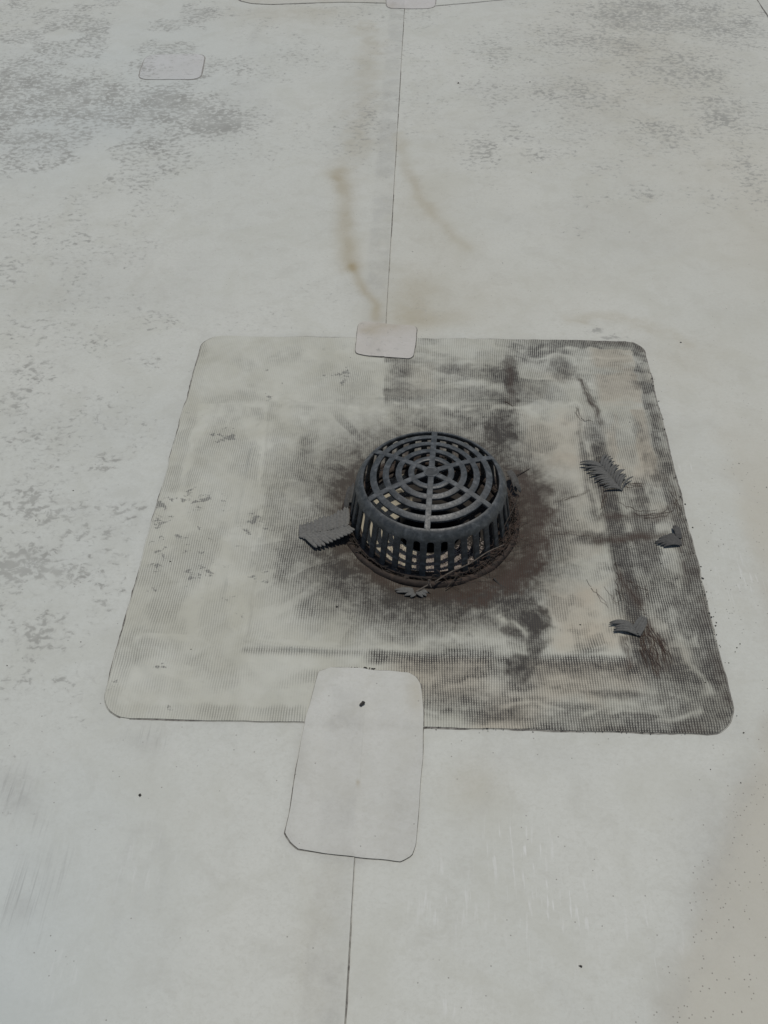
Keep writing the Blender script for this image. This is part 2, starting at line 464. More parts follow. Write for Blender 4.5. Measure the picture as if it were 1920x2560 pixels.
def roof_attrs(X, Y):
    """Dirt and tint maps of the roof: (fleck, tan, grey, scuff), (warm, speck, pale scratches, streaks)."""
    Bf = lambda *a: blob(X, Y, *a)
    n1 = fbm(X, Y, 3.0, 4, 21); n2 = fbm(X, Y, 7.0, 4, 33); n3 = fbm(X, Y, 16.0, 3, 41)
    near = (np.abs(X) < 3.2) & (np.abs(Y) < 4.5)
    fl = np.zeros_like(X)
    for u, v, ru, rv, a in [(90, 210, 240, 60, 1.05), (300, 232, 210, 45, .95), (470, 262, 110, 45, .75), (60, 300, 150, 26, .6),
                            (40, 150, 150, 45, .6), (330, 140, 120, 14, .5), (30, 20, 60, 50, .45), (560, 60, 60, 40, .3), (640, 120, 90, 40, .35),
                            (560, 330, 120, 40, .28), (790, 260, 60, 60, .45), (760, 330, 70, 40, .3), (660, 270, 70, 50, .25), (905, 30, 60, 30, .4),
                            (1430, 35, 230, 45, .85), (1290, 90, 220, 60, .55), (1560, 60, 140, 60, .6), (1480, 150, 170, 60, .55), (1250, 200, 200, 60, .48),
                            (1560, 250, 110, 70, .58), (1430, 290, 130, 55, .5), (1240, 280, 90, 40, .45), (1080, 110, 130, 50, .42), (1050, 200, 110, 45, .38),
                            (1110, 285, 110, 40, .42), (1040, 330, 60, 50, .52), (1180, 330, 110, 30, .42), (1310, 360, 60, 25, .4), (1390, 420, 70, 25, .42),
                            (1270, 430, 60, 20, .36), (1620, 380, 60, 90, .4), (1530, 430, 120, 30, .3), (1250, 500, 60, 20, .22),
                            (20, 590, 70, 50, .5), (70, 690, 120, 60, .34), (190, 650, 110, 30, .32), (330, 690, 90, 40, .36), (60, 800, 90, 50, .46), (30, 860, 60, 50, .55),
                            (210, 900, 110, 50, .36), (100, 950, 110, 60, .5), (300, 950, 70, 60, .3), (60, 1090, 100, 60, .50), (140, 1110, 90, 35, .55), (260, 1110, 60, 40, .45),
                            (40, 1220, 90, 60, .72), (130, 1240, 90, 40, .58), (190, 1150, 90, 25, .5), (220, 1290, 70, 60, .34), (90, 1370, 90, 60, .5), (40, 1460, 60, 60, .38),
                            (150, 1480, 90, 40, .34), (250, 1200, 80, 40, .34), (230, 1000, 60, 30, .48), (310, 780, 80, 40, .3), (150, 1560, 60, 30, .26),
                            (700, 640, 90, 40, .20), (560, 690, 110, 40, .24), (930, 660, 60, 30, .22), (1290, 715, 24, 8, .75), (1320, 728, 30, 8, .6)]:
        fl = np.maximum(fl, a * Bf(u, v, ru, rv))
    far = sst(3.0, 4.5, Y) + sst(1.9, 2.6, np.abs(X)) + sst(1.25, 2.0, -Y)
    fl = np.maximum(fl, np.clip(far, 0, 1) * 0.9 * sst(0.45, 0.7, n1))
    fl = np.clip(fl * 1.75, 0, 1.08) * (0.70 + 0.6 * n2)
    fl = np.maximum(fl, (.50 * sst(-.55, -.95, X) + .42 * sst(1.0, 1.9, Y)) * sst(.36, .60, n2) * near)
    tan = np.zeros_like(X)
    tan += .46 * line(X, Y, [(735, 372), (745, 430), (746, 500), (760, 575)], .034, .02)
    tan += .36 * line(X, Y, [(757, 575), (785, 625), (812, 660), (812, 690)], .015, .012)
    tan += .24 * line(X, Y, [(862, 290), (880, 360), (905, 420), (950, 480), (1010, 535)], .024, .03)
    tan += .22 * line(X, Y, [(800, 60), (790, 180), (775, 300), (740, 380)], .05, .1)
    tan += .34 * Bf(890, 655, 45, 45) + .22 * Bf(930, 690, 100, 20) + .20 * line(X, Y, [(1240, 690), (1330, 684), (1440, 715), (1480, 745)], .025, .06)
    tan += .16 * Bf(1370, 150, 200, 200) + .14 * Bf(1480, 780, 120, 60) + .22 * Bf(630, 30, 140, 24)
    tan += .10 * line(X, Y, [(700, 1900), (690, 2000), (680, 2110), (668, 2212)], .035, .05)
    tan += .16 * Bf(1020, 1700, 70, 60)
    tan += .12 * Bf(930, 480, 90, 200) + .10 * Bf(1000, 640, 160, 60)
    tan *= (0.40 + n2) * 1.35
    grey = np.zeros_like(X)
    strip = (1 - sst(SEAM_X - .004, SEAM_X + .002, X)) * sst(SEAM_X - .075, SEAM_X - .055, X)
    grey += strip * (.10 + .22 * sst(.42, .7, n3)) * sst(0.5, 0.6, np.abs(Y))
    grey += .16 * Bf(770, 240, 60, 140) + .15 * Bf(790, 620, 60, 60) + .18 * Bf(310, 1600, 60, 24) + .13 * Bf(1180, 1635, 160, 40)
    grey += .30 * Bf(25, 1700, 45, 40) + .22 * Bf(55, 1740, 40, 30) + .28 * Bf(50, 1960, 30, 36) + .16 * Bf(1520, 1830, 60, 160) + .12 * Bf(640, 1650, 14, 150)
    grey += .10 * line(X, Y, [(612, 1810), (650, 1840), (775, 1862)], .012, .0) + .08 * Bf(735, 1950, 34, 260) + .16 * Bf(548, 85, 10, 22)
    grey += .10 * sst(.5, .75, n1) * near
    for uv in ([(688, 1455), (660, 1560), (640, 1672), (617, 1803), (645, 1835), (775, 1855)], [(775, 1855), (866, 1863), (890, 1848), (906, 1740), (914, 1600)]):
        grey += .17 * line(X, Y, uv, .010, .008, 6) * (.3 + 1.2 * n3)
    # dirt edge outside the flashing
    dd = np.maximum(np.abs(X), np.abs(Y)) - .6
    grey += .16 * np.exp(-(dd / .014) ** 2) * (.3 + n3)
    # old tide line at lower right
    tl = seg_dist(X, Y, [W2(u, v) for u, v in [(1700, 1480), (1620, 1610), (1570, 1760), (1490, 1930), (1440, 2060), (1400, 2250)]])
    px = np.interp(Y, [W2(1400, 2250)[1], W2(1440, 2060)[1], W2(1490, 1930)[1], W2(1570, 1760)[1], W2(1620, 1610)[1], W2(1700, 1480)[1]],
                   [W2(1400, 2250)[0], W2(1440, 2060)[0], W2(1490, 1930)[0], W2(1570, 1760)[0], W2(1620, 1610)[0], W2(1700, 1480)[0]])
    right = sst(-.02, .05, X - px + (n3 - .5) * .05)
    right = right * sst(1.6, .2, Y) if False else right * (1 - sst(-.1, .5, Y))
    grey += .17 * np.exp(-((X - px - .02) / .032) ** 2) * (1 - sst(-.35, -.05, Y)) * (.4 + 1.1 * n3)
    for uv in ([(260, 2010), (250, 1900), (290, 1800), (340, 1790), (360, 1850), (340, 1960)], [(300, 1980), (310, 1890), (345, 1830)], [(1590, 2000), (1500, 2110), (1440, 2200)], [(1100, 1600), (1060, 1700), (1040, 1760)], [(1180, 2110), (1240, 2190)], [(1500, 1000), (1560, 1030), (1659, 1100)], [(0, 1760), (60, 1720)], [(30, 1830), (110, 1930)]):
        grey += .10 * line(X, Y, uv, .009, .02, 4) * (.3 + 1.2 * n3)
    scuff = .9 * Bf(330, 1590, 46, 22) + .6 * Bf(25, 1700, 40, 50) + .3 * Bf(80, 1780, 40, 30) + .35 * Bf(120, 1880, 40, 60)
    streak = .9 * Bf(50, 1940, 36, 80) + .35 * Bf(110, 1960, 20, 80)
    warm = .72 * right + .48 * sst(-.05, .8, X - .75 + .2 * (n1 - .5)) * (1 - sst(1.2, 2.2, Y)) + .30 * Bf(1659, 520, 160, 300)
    warm += .18 * sst(0.1, 0.9, X) - .05
    warm = np.clip(warm * (0.6 + 0.8 * n1), 0, 1)
    warm += .26 * sst(-.25, .25, X) * sst(1.6, .3, Y) * 0 + .22 * np.exp(-((X - .25) / .5) ** 2 - ((Y - 1.0) / .8) ** 2) * (.4 + 1.2 * n2)
    cool = .75 * sst(-.25, -.65, X) * sst(-.55, -1.0, Y) + .75 * np.exp(-((X + 1.3) / .6) ** 2 - ((Y - 2.2) / .8) ** 2) + .3 * np.exp(-((X + .75) / .35) ** 2 - ((Y + .3) / .7) ** 2)
    warm = warm - cool * (.5 + n1)
    speck = .14 * right + .5 * np.exp(-((X - px - .035) / .05) ** 2) * (1 - sst(-.35, -.05, Y)) * n3 + .55 * Bf(1590, 1300, 60, 40) * n2 + .25 * Bf(1560, 1150, 40, 60)
    speck = speck * .8 + .010
    light = 1.0 * Bf(1110, 1830, 60, 60) + .9 * Bf(1200, 1960, 110, 120) + .9 * Bf(960, 1930, 70, 70) + 1.0 * Bf(1420, 2040, 50, 70) + .8 * Bf(1000, 2170, 60, 30) + .6 * Bf(1600, 1250, 60, 60)
    light += .7 * Bf(1480, 1010, 30, 20) + .4 * Bf(300, 1870, 90, 90) + .35 * Bf(150, 2100, 70, 90) + .25 * Bf(100, 350, 80, 50)
    return np.stack([fl, tan, grey, scuff], -1), np.stack([warm, speck, light, streak], -1)

def roof_sheet(name, xs, ys, dz, hole=False, mats=None):
    X, Y = np.meshgrid(xs, ys)
    Z = H(X, Y) * (1 - sst(3.3, 5.0, np.maximum(np.abs(X), np.abs(Y)))) + dz
    keep = None
    if hole:
        cx = (X[:-1, :-1] + X[1:, 1:]) / 2; cy = (Y[:-1, :-1] + Y[1:, 1:]) / 2
        keep = ~((np.abs(cx) < .57) & (np.abs(cy) < .57))
    o, used = grid_mesh(name, X, Y, Z, keep, mats or [M_ROOF])
    a, b = roof_attrs(X, Y)
    set_attr(o, 'stain', a.reshape(-1, 4)[used]); set_attr(o, 'tone', b.reshape(-1, 4)[used])
    return o

YS = spaced([(-30, -6, 6.0), (-6, -1.5, .5), (-1.5, -1.15, .02), (-1.15, .8, .006), (.8, 1.8, .010), (1.8, 3.34, .014), (3.34, 4.0, .05), (4.0, 8.0, .5), (8.0, 60.0, 8.0)])
XR = spaced([(-.16, SEAM_X, .02), (SEAM_X, .95, .006), (.95, 1.75, .012), (1.75, 2.4, .04), (2.4, 6, .5), (6, 42, 6.0)])
XL = spaced([(-42, -6, 6.0), (-6, -2.4, .5), (-2.4, -2.05, .04), (-2.05, -.95, .012), (-.95, SEAM_X, .006)])
tag(roof_sheet('roof_membrane', XR, YS, 0.0, True), 'off white single ply roof membrane right of the long seam', kind='structure')
tag(roof_sheet('roof_membrane', XL, YS, TH, True), 'off white flecked roof membrane lapped over at the long seam', kind='structure')

def ribbon(name, uvw, width, z_fn, mat, parent=None, jit=0.5, lift=0.0004, step=0.008, gap=0.0, kind=None):
    """Thin irregular line of trapped grime lying along a membrane edge (world points)."""
    P = [np.array(p, float) for p in uvw]
    pts = []
    for a, b in zip(P[:-1], P[1:]):
        n = max(1, int(np.linalg.norm(b - a) / step))
        for i in range(n): pts.append(a + (b - a) * i / n)
    pts.append(P[-1]); pts = np.array(pts)
    T = np.gradient(pts, axis=0); T /= np.linalg.norm(T, axis=1)[:, None] + 1e-9
    N = np.stack([-T[:, 1], T[:, 0]], 1)
    w = width * (1 - jit + 2 * jit * fbm(pts[:, 0], pts[:, 1], 60, 3, 13)) * .5
    thin = fbm(pts[:, 0], pts[:, 1], 9, 3, 71)
    w = w * np.clip((thin - gap) * 5, 0.12, 1.3) if gap else w
    A = pts + N * w[:, None]; B = pts - N * w[:, None]
    V = []; F = []
    za = z_fn(A[:, 0], A[:, 1]) + lift; zb = z_fn(B[:, 0], B[:, 1]) + lift
    for i in range(len(pts)):
        V.append((A[i, 0], A[i, 1], za[i])); V.append((B[i, 0], B[i, 1], zb[i]))
        if i: F.append((2 * i - 2, 2 * i - 1, 2 * i + 1, 2 * i))
    return obj_from(name, V, F, mat, parent)

# the cut edge of the lapped sheet: a real riser with grime along its foot
for y0, y1 in ((-1.6, -.62), (.60, 3.16)):
    ys = np.arange(y0, y1 + .004, .012)
    wv = (fbm(ys, ys * 0, 5, 3, 2) - .5) * .0025
    V = []; F = []
    zz = H(np.full_like(ys, SEAM_X), ys)
    for i, y in enumerate(ys):
        x = SEAM_X + .0004 + wv[i] * 0
        V += [(x, y, zz[i] - .0002), (x + .0004, y, zz[i] + TH * .6), (x - .0008, y, zz[i] + TH + .0002)]
        if i:
            for j in (0, 1): F.append((3 * i - 3 + j, 3 * i + j, 3 * i + 1 + j, 3 * i - 2 + j))
    r = obj_from('seam_edge', V, F, M_EDGE)
    tag(r, kind='structure')
    rb = ribbon('seam_grime', [(SEAM_X + .0018, y0), (SEAM_X + .0018, y1)], .0019, lambda x, y: H(x, y), M_EDGE, None, .6, .0003, .010, .42)
    tag(rb, kind='structure')

# next sheet on the right and the sheet beyond the cross seam
def lap_sheet(name, poly, label, th=TH, mat=None):
    pass

# ------------------------------------------------------------------ patches welded on the roof
def smooth_poly(pts, n=150):
    P = np.array(pts, float); P = np.vstack([P, P[:1]])
    d = np.r_[0, np.cumsum(np.hypot(*np.diff(P, axis=0).T))]
    t = np.linspace(0, d[-1], n, endpoint=False)
    return np.stack([np.interp(t, d, P[:, 0]), np.interp(t, d, P[:, 1])], 1)

def round_poly(pts, r, seg=6):
    P = [np.array(p, float) for p in pts]; out = []
    for i, p in enumerate(P):
        a = P[i - 1] - p; b = P[(i + 1) % len(P)] - p
        la, lb = np.linalg.norm(a), np.linalg.norm(b)
        q = min(r, la * .45, lb * .45)
        s, e = p + a / la * q, p + b / lb * q
        for k in range(seg + 1):
            t = k / seg
            out.append((1 - t) ** 2 * s + 2 * t * (1 - t) * p + t * t * e)
    return out

def patch(name, pts, label, cat, mat, z_fn, th=TH, grime=M_EDGE, group=None, stain=None, tone=None, gw=.004, rings=26, n=180, gap=.42):
    B = smooth_poly(pts, n)
    area = np.sum(B[:, 0] * np.roll(B[:, 1], -1) - np.roll(B[:, 0], -1) * B[:, 1])
    if area < 0: B = B[::-1]
    B = B + (np.stack([fbm(B[:, 0], B[:, 1], 18, 2, 3), fbm(B[:, 0], B[:, 1], 18, 2, 8)], 1) - .5) * .003
    c = B.mean(0)
    V = []; F = []; MI = []
    ks = np.linspace(0, 1, rings + 1)[1:]
    V.append([c[0], c[1]])
    for k in ks:
        V += list(c + (B - c) * k)
    V = np.array(V)
    z = z_fn(V[:, 0], V[:, 1]) + th
    m = len(B)
    for i in range(m): F.append((0, 1 + i, 1 + (i + 1) % m)); MI.append(0)
    for q in range(rings - 1):
        o0, o1 = 1 + q * m, 1 + (q + 1) * m
        for i in range(m):
            j = (i + 1) % m
            F.append((o0 + i, o1 + i, o1 + j, o0 + j)); MI.append(0)
    co = np.column_stack([V, z])
    o1 = 1 + (rings - 1) * m
    side = co[o1:o1 + m].copy(); out = side[:, :2] - c; out /= np.linalg.norm(out, axis=1)[:, None]
    side[:, :2] += out * .0006; side[:, 2] = z_fn(side[:, 0], side[:, 1]) - .0006
    lip = co[o1:o1 + m].copy(); lip[:, 2] -= .00005
    co = np.vstack([co, lip, side])
    s0 = len(co) - 2 * m
    for i in range(m):
        j = (i + 1) % m
        F.append((s0 + i, s0 + m + i, s0 + m + j, s0 + j)); MI.append(1)
    o = obj_from(name, co, F, [mat, grime], mat_idx=MI)
    X, Y = co[:, 0], co[:, 1]
    a, b = roof_attrs(X, Y)
    a[:, 0] *= .8
    if stain is not None: a = stain(X, Y, a)
    if tone is not None: b = tone(X, Y, b)
    set_attr(o, 'stain', a); set_attr(o, 'tone', b)
    tag(o, label, cat, group)
    out2 = B - c; out2 /= np.linalg.norm(out2, axis=1)[:, None]
    L = B + out2 * (gw * .38)
    g = ribbon('edge_grime', list(L) + [L[0]], gw, z_fn, grime, o, .6, .0003, .006, gap)
    return o

# ------------------------------------------------------------------ drain flashing (scrim sheet)
def flashing():
    n = 430
    u = np.linspace(-1, 1, n); v = np.linspace(-1, 1, n)
    U, Vv = np.meshgrid(u, v)
    Y = Vv * .6
    # corner radii: far left, far right, near right, near left
    def inset(y, rt, rb):
        r = np.where(y > 0, rt, rb)
        t = np.clip((np.abs(y) - (.6 - r)) / r, 0, 1)
        return r * (1 - np.sqrt(np.clip(1 - t * t, 0, 1)))
    il = inset(Y, .050, .060); ir = inset(Y, .045, .062)
    xl = -.6 + il; xr = .6 - ir
    X = xl + (xr - xl) * (U + 1) / 2
    edge_w = (fbm(X, Y, 22, 2, 51) - .5) * .004
    big = np.maximum(np.abs(U), np.abs(Vv)) > .97
    X = X + np.where(big, edge_w, 0)
    Z = H(X, Y) + seam_z(X, Y) + TH
    cx = (X[:-1, :-1] + X[1:, 1:]) / 2; cy = (Y[:-1, :-1] + Y[1:, 1:]) / 2
    keep = np.hypot(cx - DC[0], cy - DC[1]) > .190
    # --- dirt
    n1 = fbm(X, Y, 6, 4, 61); n2 = fbm(X, Y, 13, 4, 62); n3 = fbm(X, Y, 30, 3, 63); n4 = fbm(X, Y, 4, 3, 66)
    mtop = sst(.30, .36, np.abs(Y + .045)) ; mside = sst(.40, .46, np.abs(X - .01))
    nh = fbm(X * .55, Y * 1.7, 11, 5, 91); nv = fbm(X * 1.8, Y * .6, 11, 5, 92)
    n2o = n2
    n2 = n2 * (1 - np.maximum(mtop, mside)) + np.maximum(mtop, mside) * np.where(mside > mtop, nv, nh)
    r = np.hypot(X - DC[0], Y - DC[1]); ang = np.arctan2(Y - DC[1], X - DC[0])
    dedge = .6 - np.maximum(np.abs(X), np.abs(Y))
    Bf = lambda *a: blob(X, Y, *a)
    rightness = sst(-.12, .05, X)
    Bx = lambda *a, **k: box(X, Y, *a, **k)
    # general scrim visibility
    dg = fbm(X * .8 + Y * .5, Y * .9 - X * .4, 9, 4, 77)
    S = .09 + .24 * sst(.46, .66, dg)
    S = S + rightness * (.16 + .50 * sst(.42, .66, n2))
    # worn bands with clear threads along the welded edge
    eb = 1 - sst(.030, .042, dedge + (n3 - .5) * .02)
    S = np.maximum(S, eb * (.15 + .75 * sst(.0, .45, X)) * (1 - .6 * ((Y > .5) & (X < .2))))
    # pale film where the sheet was pressed: blotches without threads
    pale = sst(.45, .61, n2 * .6 + n1 * .4 + (n3 - .5) * .14) * (1 - eb)
    pl = np.where(X < -.1, .94, .88)
    S = S * (1 - pale * pl)
    G = np.zeros_like(X); Bn = np.zeros_like(X); L = np.zeros_like(X)
    # dusk coloured cone round the drain
    halo = np.exp(-np.clip(r - .20, 0, 1) / .075)
    dirn = .55 + .45 * np.cos(ang - math.radians(80)) * 0 + .35 * np.cos(ang + math.radians(50))
    G += np.exp(-(np.clip(r - .185, 0, 1) / .085) ** 1.4) * (.78 + .20 * np.cos(ang + .7)) * (.80 + .4 * n2) + .20 * np.exp(-(np.clip(r - .185, 0, 1) / .17) ** 2) + .40 * np.exp(-((r - .20) / .16) ** 2) * sst(-.2, .6, np.sin(ang)) + .42 * np.exp(-((r - .26) / .10) ** 2) * sst(-.1, -.6, np.sin(ang))
    S = np.maximum(S, sst(.36, .24, r) * .0 + (1 - sst(.26, .39, r + (n2 - .5) * .18)) * (.46 + .40 * (np.cos(ang + 1.2) * .5 + .5)))
    rad_n = fbm(ang * 3.2, r * 1.5, 3, 3, 81)
    fan = np.exp(-((r - .27) / .085) ** 2) * sst(.15, -.45, np.sin(ang)) * sst(.38, .56, rad_n)
    G = np.maximum(G, .62 * fan); S = np.maximum(S, .85 * fan)
    lf_ = np.exp(-((r - .32) / .10) ** 2) * sst(.1, -.6, np.cos(ang)) * sst(.44, .58, rad_n)
    G = np.maximum(G, .18 * lf_); S = np.maximum(S, .62 * lf_)
    # named areas (far side, clockwise)
    fx = sst(SEAM_X, SEAM_X + .010, X + (n3 - .5) * .012) * (1 - sst(.30, .42, X + (n2 - .5) * .1)) * sst(.31, .36, Y + (n2 - .5) * .03) * (1 - sst(.50, .60, Y + (n2 - .5) * .22))
    fx = fx * (.22 + .60 * sst(.38, .66, n2)) * (.65 + .35 * (1 - sst(-.06, .05, X) * (1 - sst(.12, .2, X))))
    S = np.maximum(S, .95 * fx * (.75 + .7 * n2))
    G = np.maximum(G, fx * (.12 + .38 * sst(.44, .70, n2) + .22 * np.exp(-((X + .06) / .05) ** 2)))
    S = S * (1 - .55 * fx * sst(.50, .66, n1 * .4 + n2 * .6))
    for uu, vv, a, b, c_ in [(1105, 825, 20, 60, .85), (985, 800, 45, 14, .5), (1215, 800, 30, 26, .55), (870, 800, 30, 22, .45), (1078, 930, 48, 44, 1.1), (1088, 880, 30, 26, .7),
                             (1135, 1335, 56, 56, 1.15), (1105, 1295, 60, 40, .95), (1120, 1442, 36, 34, 1.05), (1152, 1385, 24, 46, .8), (1085, 1540, 60, 20, .6), (1270, 1000, 14, 120, .5), (1350, 1230, 14, 70, .6), (1330, 1500, 90, 10, .5), (1030, 1300, 60, 34, .45), (700, 1300, 45, 45, .30),
                             (660, 990, 24, 50, .26), (620, 1210, 26, 50, .30), (590, 1100, 26, 60, .22), (835, 1330, 90, 40, .26), (1290, 1160, 90, 16, .55), (1370, 1158, 60, 10, .8),
                             (1310, 1110, 40, 30, .50), (1490, 1290, 20, 60, .4), (1370, 1220, 26, 60, .3), (1385, 940, 20, 40, .35), (1375, 820, 18, 26, .5), (1240, 1560, 120, 16, .35), (1490, 1540, 34, 22, .5)]:
        G = np.maximum(G, .85 * c_ * sst(.18, .62, Bf(uu, vv, a, b) + (fbm(X, Y, 38, 4, 55) - .5) * .7) * (.55 + .8 * n3))
        S = np.maximum(S, min(1, c_ + .3) * Bf(uu, vv, a * 1.3, b * 1.3))
    # dark vertical strip along the inner right fold
    xs = np.interp(Y, [-.55, .33], [.432, .405])
    strip = np.exp(-((X - xs - .022) / .026) ** 4) * (1 - sst(.10, .42, Y)) * sst(-.50, -.44, Y)
    S = np.maximum(S, strip * (.9 + .3 * n3)); G = np.maximum(G, strip * (.42 + .5 * n2))
    # right margin
    rm = sst(.44, .47, X)
    S = np.maximum(S, rm * .85 * sst(.38, .62, n2 * .7 + n3 * .3 + .10 * (Y < -.05)) * (1 - .35 * (Y > .1)))
    G = np.maximum(G, rm * (.14 + .40 * sst(.46, .66, n2)) * (1 - .5 * sst(.15, .35, Y)))
    L += rm * .75 * sst(.15, .35, Y + .25 * (n1 - .5) + .12) * (1 - eb) * sst(.35, .55, n2 + .05)
    S = S * (1 - .55 * rm * sst(.05, .25, Y) * sst(.47, .58, n2))
    # near margin, right half
    nm = (1 - sst(-.455, -.435, Y)) * sst(-.10, .0, X)
    S = np.maximum(S, nm * (.26 + .50 * sst(.42, .60, n2 * .6 + n1 * .4) + .30 * sst(.15, .55, X)))
    G = np.maximum(G, nm * (.30 * sst(.46, .70, n2) * sst(-.1, .1, X) + .10 * sst(.05, .5, X))); L += nm * .85 * sst(.45, .62, n4)
    inner_row = np.exp(-((Y + .447) / .018) ** 4) * sst(-.12, -.08, X) * (1 - sst(.44, .46, X))
    S = np.maximum(S, inner_row * .95)
    inner_row2 = np.exp(-((Y + .440) / .010) ** 2) * sst(-.36, -.34, X) * (1 - sst(-.12, -.08, X))
    S = np.maximum(S, inner_row2 * .55)
    corner = sst(.30, .58, X) * sst(-.20, -.52, Y)
    G = np.maximum(G, corner * (.22 + .35 * n3) * (rm + nm).clip(0, 1)); S = np.maximum(S, corner * .9 * (rm + nm).clip(0, 1) * sst(.36, .56, n2))
    G = np.maximum(G, eb * .42 * sst(.2, .5, X))
    # beige floor right of the drain
    L += .75 * Bx(1180, 1260, 1330, 1410, s=.03, wob=.08, off=4) + .55 * Bx(1125, 900, 1265, 1000, s=.03, wob=.06, off=6) + .35 * rightness * sst(.5, .65, n1)
    S = S * (1 - .70 * Bx(1165, 1250, 1330, 1405, s=.025, wob=.10, off=4) * sst(.40, .52, n3 + .08)) * (1 - .7 * Bx(1135, 900, 1262, 1090, s=.02, wob=.06, off=6) * sst(.35, .5, n2))
    # left interior: paddle shaped smudges
    for uu, vv, a, b, c_ in [(655, 985, 24, 60, .62), (620, 1200, 30, 70, .70), (590, 1080, 26, 70, .5), (690, 1310, 40, 50, .62), (850, 1330, 120, 50, .62), (540, 1010, 20, 60, .35), (480, 1330, 26, 70, .38),
                             (470, 1440, 30, 40, .40), (560, 1380, 40, 40, .35), (430, 1160, 24, 60, .38), (470, 1080, 30, 50, .3), (545, 1160, 20, 80, .3), (770, 820, 40, 40, .34), (735, 830, 90, 40, .22), (565, 765, 22, 30, .25), (360, 1300, 20, 90, .25), (360, 1500, 60, 20, .25)]:
        wx = X + (n2 - .5) * .10; wy = Y + (dg - .5) * .14
        S = np.maximum(S, (c_ if abs(uu - 700) < 130 or uu > 700 else c_ * .55) * sst(.10, .80, blob(wx, wy, uu, vv, a * 1.2, b * 1.15) + (n3 - .5) * .3))
    for uv, w_, c_ in [([(1292, 1162), (1360, 1158), (1435, 1157)], .013, .9), ([(1105, 782), (1108, 820), (1100, 862)], .012, .6), ([(1250, 822), (1268, 850), (1285, 890), (1290, 915)], .008, .75), ([(1262, 828), (1285, 870)], .006, .6),
                      ([(1392, 1345), (1410, 1390), (1424, 1455)], .007, .7), ([(1400, 1350), (1435, 1390), (1440, 1440)], .007, .6), ([(1345, 1375), (1352, 1440)], .006, .6),
                      ([(1330, 1230), (1355, 1270), (1385, 1310)], .010, .6), ([(1300, 1115), (1360, 1112), (1420, 1118), (1460, 1085)], .010, .6), ([(1190, 1078), (1280, 1062)], .005, .5), ([(1180, 1143), (1290, 1152)], .010, .45)]:
        q = line(X, Y, uv, w_, .03, 3) * c_ * (.4 + .9 * n3)
        Bn = np.maximum(Bn, q); S = np.maximum(S, q)
    # pale ridges
    for uv, w, s_ in [([(520, 1385), (700, 1392), (860, 1400), (1000, 1402)], .005, .6), ([(900, 1535), (1060, 1530), (1150, 1520), (1230, 1545), (1330, 1540), (1420, 1552), (1520, 1540)], .005, .62),
                      ([(1250, 1512), (1340, 1528), (1420, 1525), (1480, 1515)], .005, .5), ([(850, 868), (960, 878), (1100, 880), (1240, 874)], .005, .75),
                      ([(1080, 1328), (1110, 1345), (1135, 1365)], .008, .9), ([(1460, 1330), (1490, 1420), (1530, 1500)], .010, .6), ([(930, 1390), (1040, 1372), (1120, 1392)], .02, .7),
                      ([(640, 870), (700, 876), (840, 890)], .006, .5), ([(575, 880), (560, 1100), (540, 1260), (520, 1390)], .007, .85), ([(575, 880), (640, 868), (700, 872), (860, 880)], .006, .85), ([(1245, 872), (1262, 930), (1280, 1030), (1300, 1150)], .006, .7), ([(1392, 780), (1420, 880), (1440, 960), (1465, 1080)], .010, .7), ([(1400, 790), (1360, 770), (1270, 775)], .008, .6)]:
        q = line(X, Y, uv, w * 1.1, .03, 7) * s_ * .9 * sst(.28, .55, n3)
        S = S * (1 - q); G = G * (1 - q)
    G = np.maximum(G, .16 * line(X, Y, [(582, 885), (566, 1100), (548, 1260), (530, 1390)], .004, .02, 2) * (.3 + n3))
    G = np.maximum(G, .14 * line(X, Y, [(600, 866), (700, 870), (840, 880)], .003, .02, 2) * (.3 + n3))
    # brown earth round the base, thick on the right
    ring = (1 - sst(.195, .262, r + (n3 - .5) * .03)) * (.80 + .15 * np.cos(ang + .5))
    rr = .222 + .078 * np.clip(np.cos(ang + .30), 0, 1) + (n2 - .5) * .10 + (n3 - .5) * .04
    earth = 1 - sst(-.04, .02, r - rr + (fbm(X, Y, 90, 3, 97) - .5) * .06)
    earth *= .30 + .70 * np.clip(np.cos(ang + .55) * .9 + .25, 0, 1)
    Bn = np.maximum(Bn, np.maximum(ring, earth))
    for uu, vv, a, b, c_ in [(1330, 1060, 40, 22, .5), (1400, 1115, 70, 12, .55), (1450, 1060, 16, 50, .5), (1350, 1300, 26, 46, .6), (1420, 1400, 24, 50, .42), (1470, 1200, 16, 90, .35), (1350, 1160, 80, 18, .3), (1215, 1060, 30, 20, .35)]:
        Bn = np.maximum(Bn, c_ * Bf(uu, vv, a, b) * sst(.38, .6, n3))
        S = np.maximum(S, (c_ + .25) * Bf(uu, vv, a * 1.2, b * 1.2))
    Bn = np.maximum(Bn, .30 * sst(.30, .55, X) * (1 - sst(-.02, .02, dedge - .02)) * sst(.4, .6, n3))
    tint = .16 * np.exp(-np.clip(r - .2, 0, 1) / .10)
    L = L + .9 * tint * (1 - rightness * .3)
    S = S * (1 - .55 * np.clip(earth, 0, 1) * sst(.25, .21, r) )
    # grime film in the far left of the cone
    G = np.maximum(G, .40 * (1 - sst(.20, .30, r + (n2 - .5) * .06)) * np.clip(np.cos(ang - 2.2) * .6 + .4, 0, 1))
    fl = np.zeros_like(X)
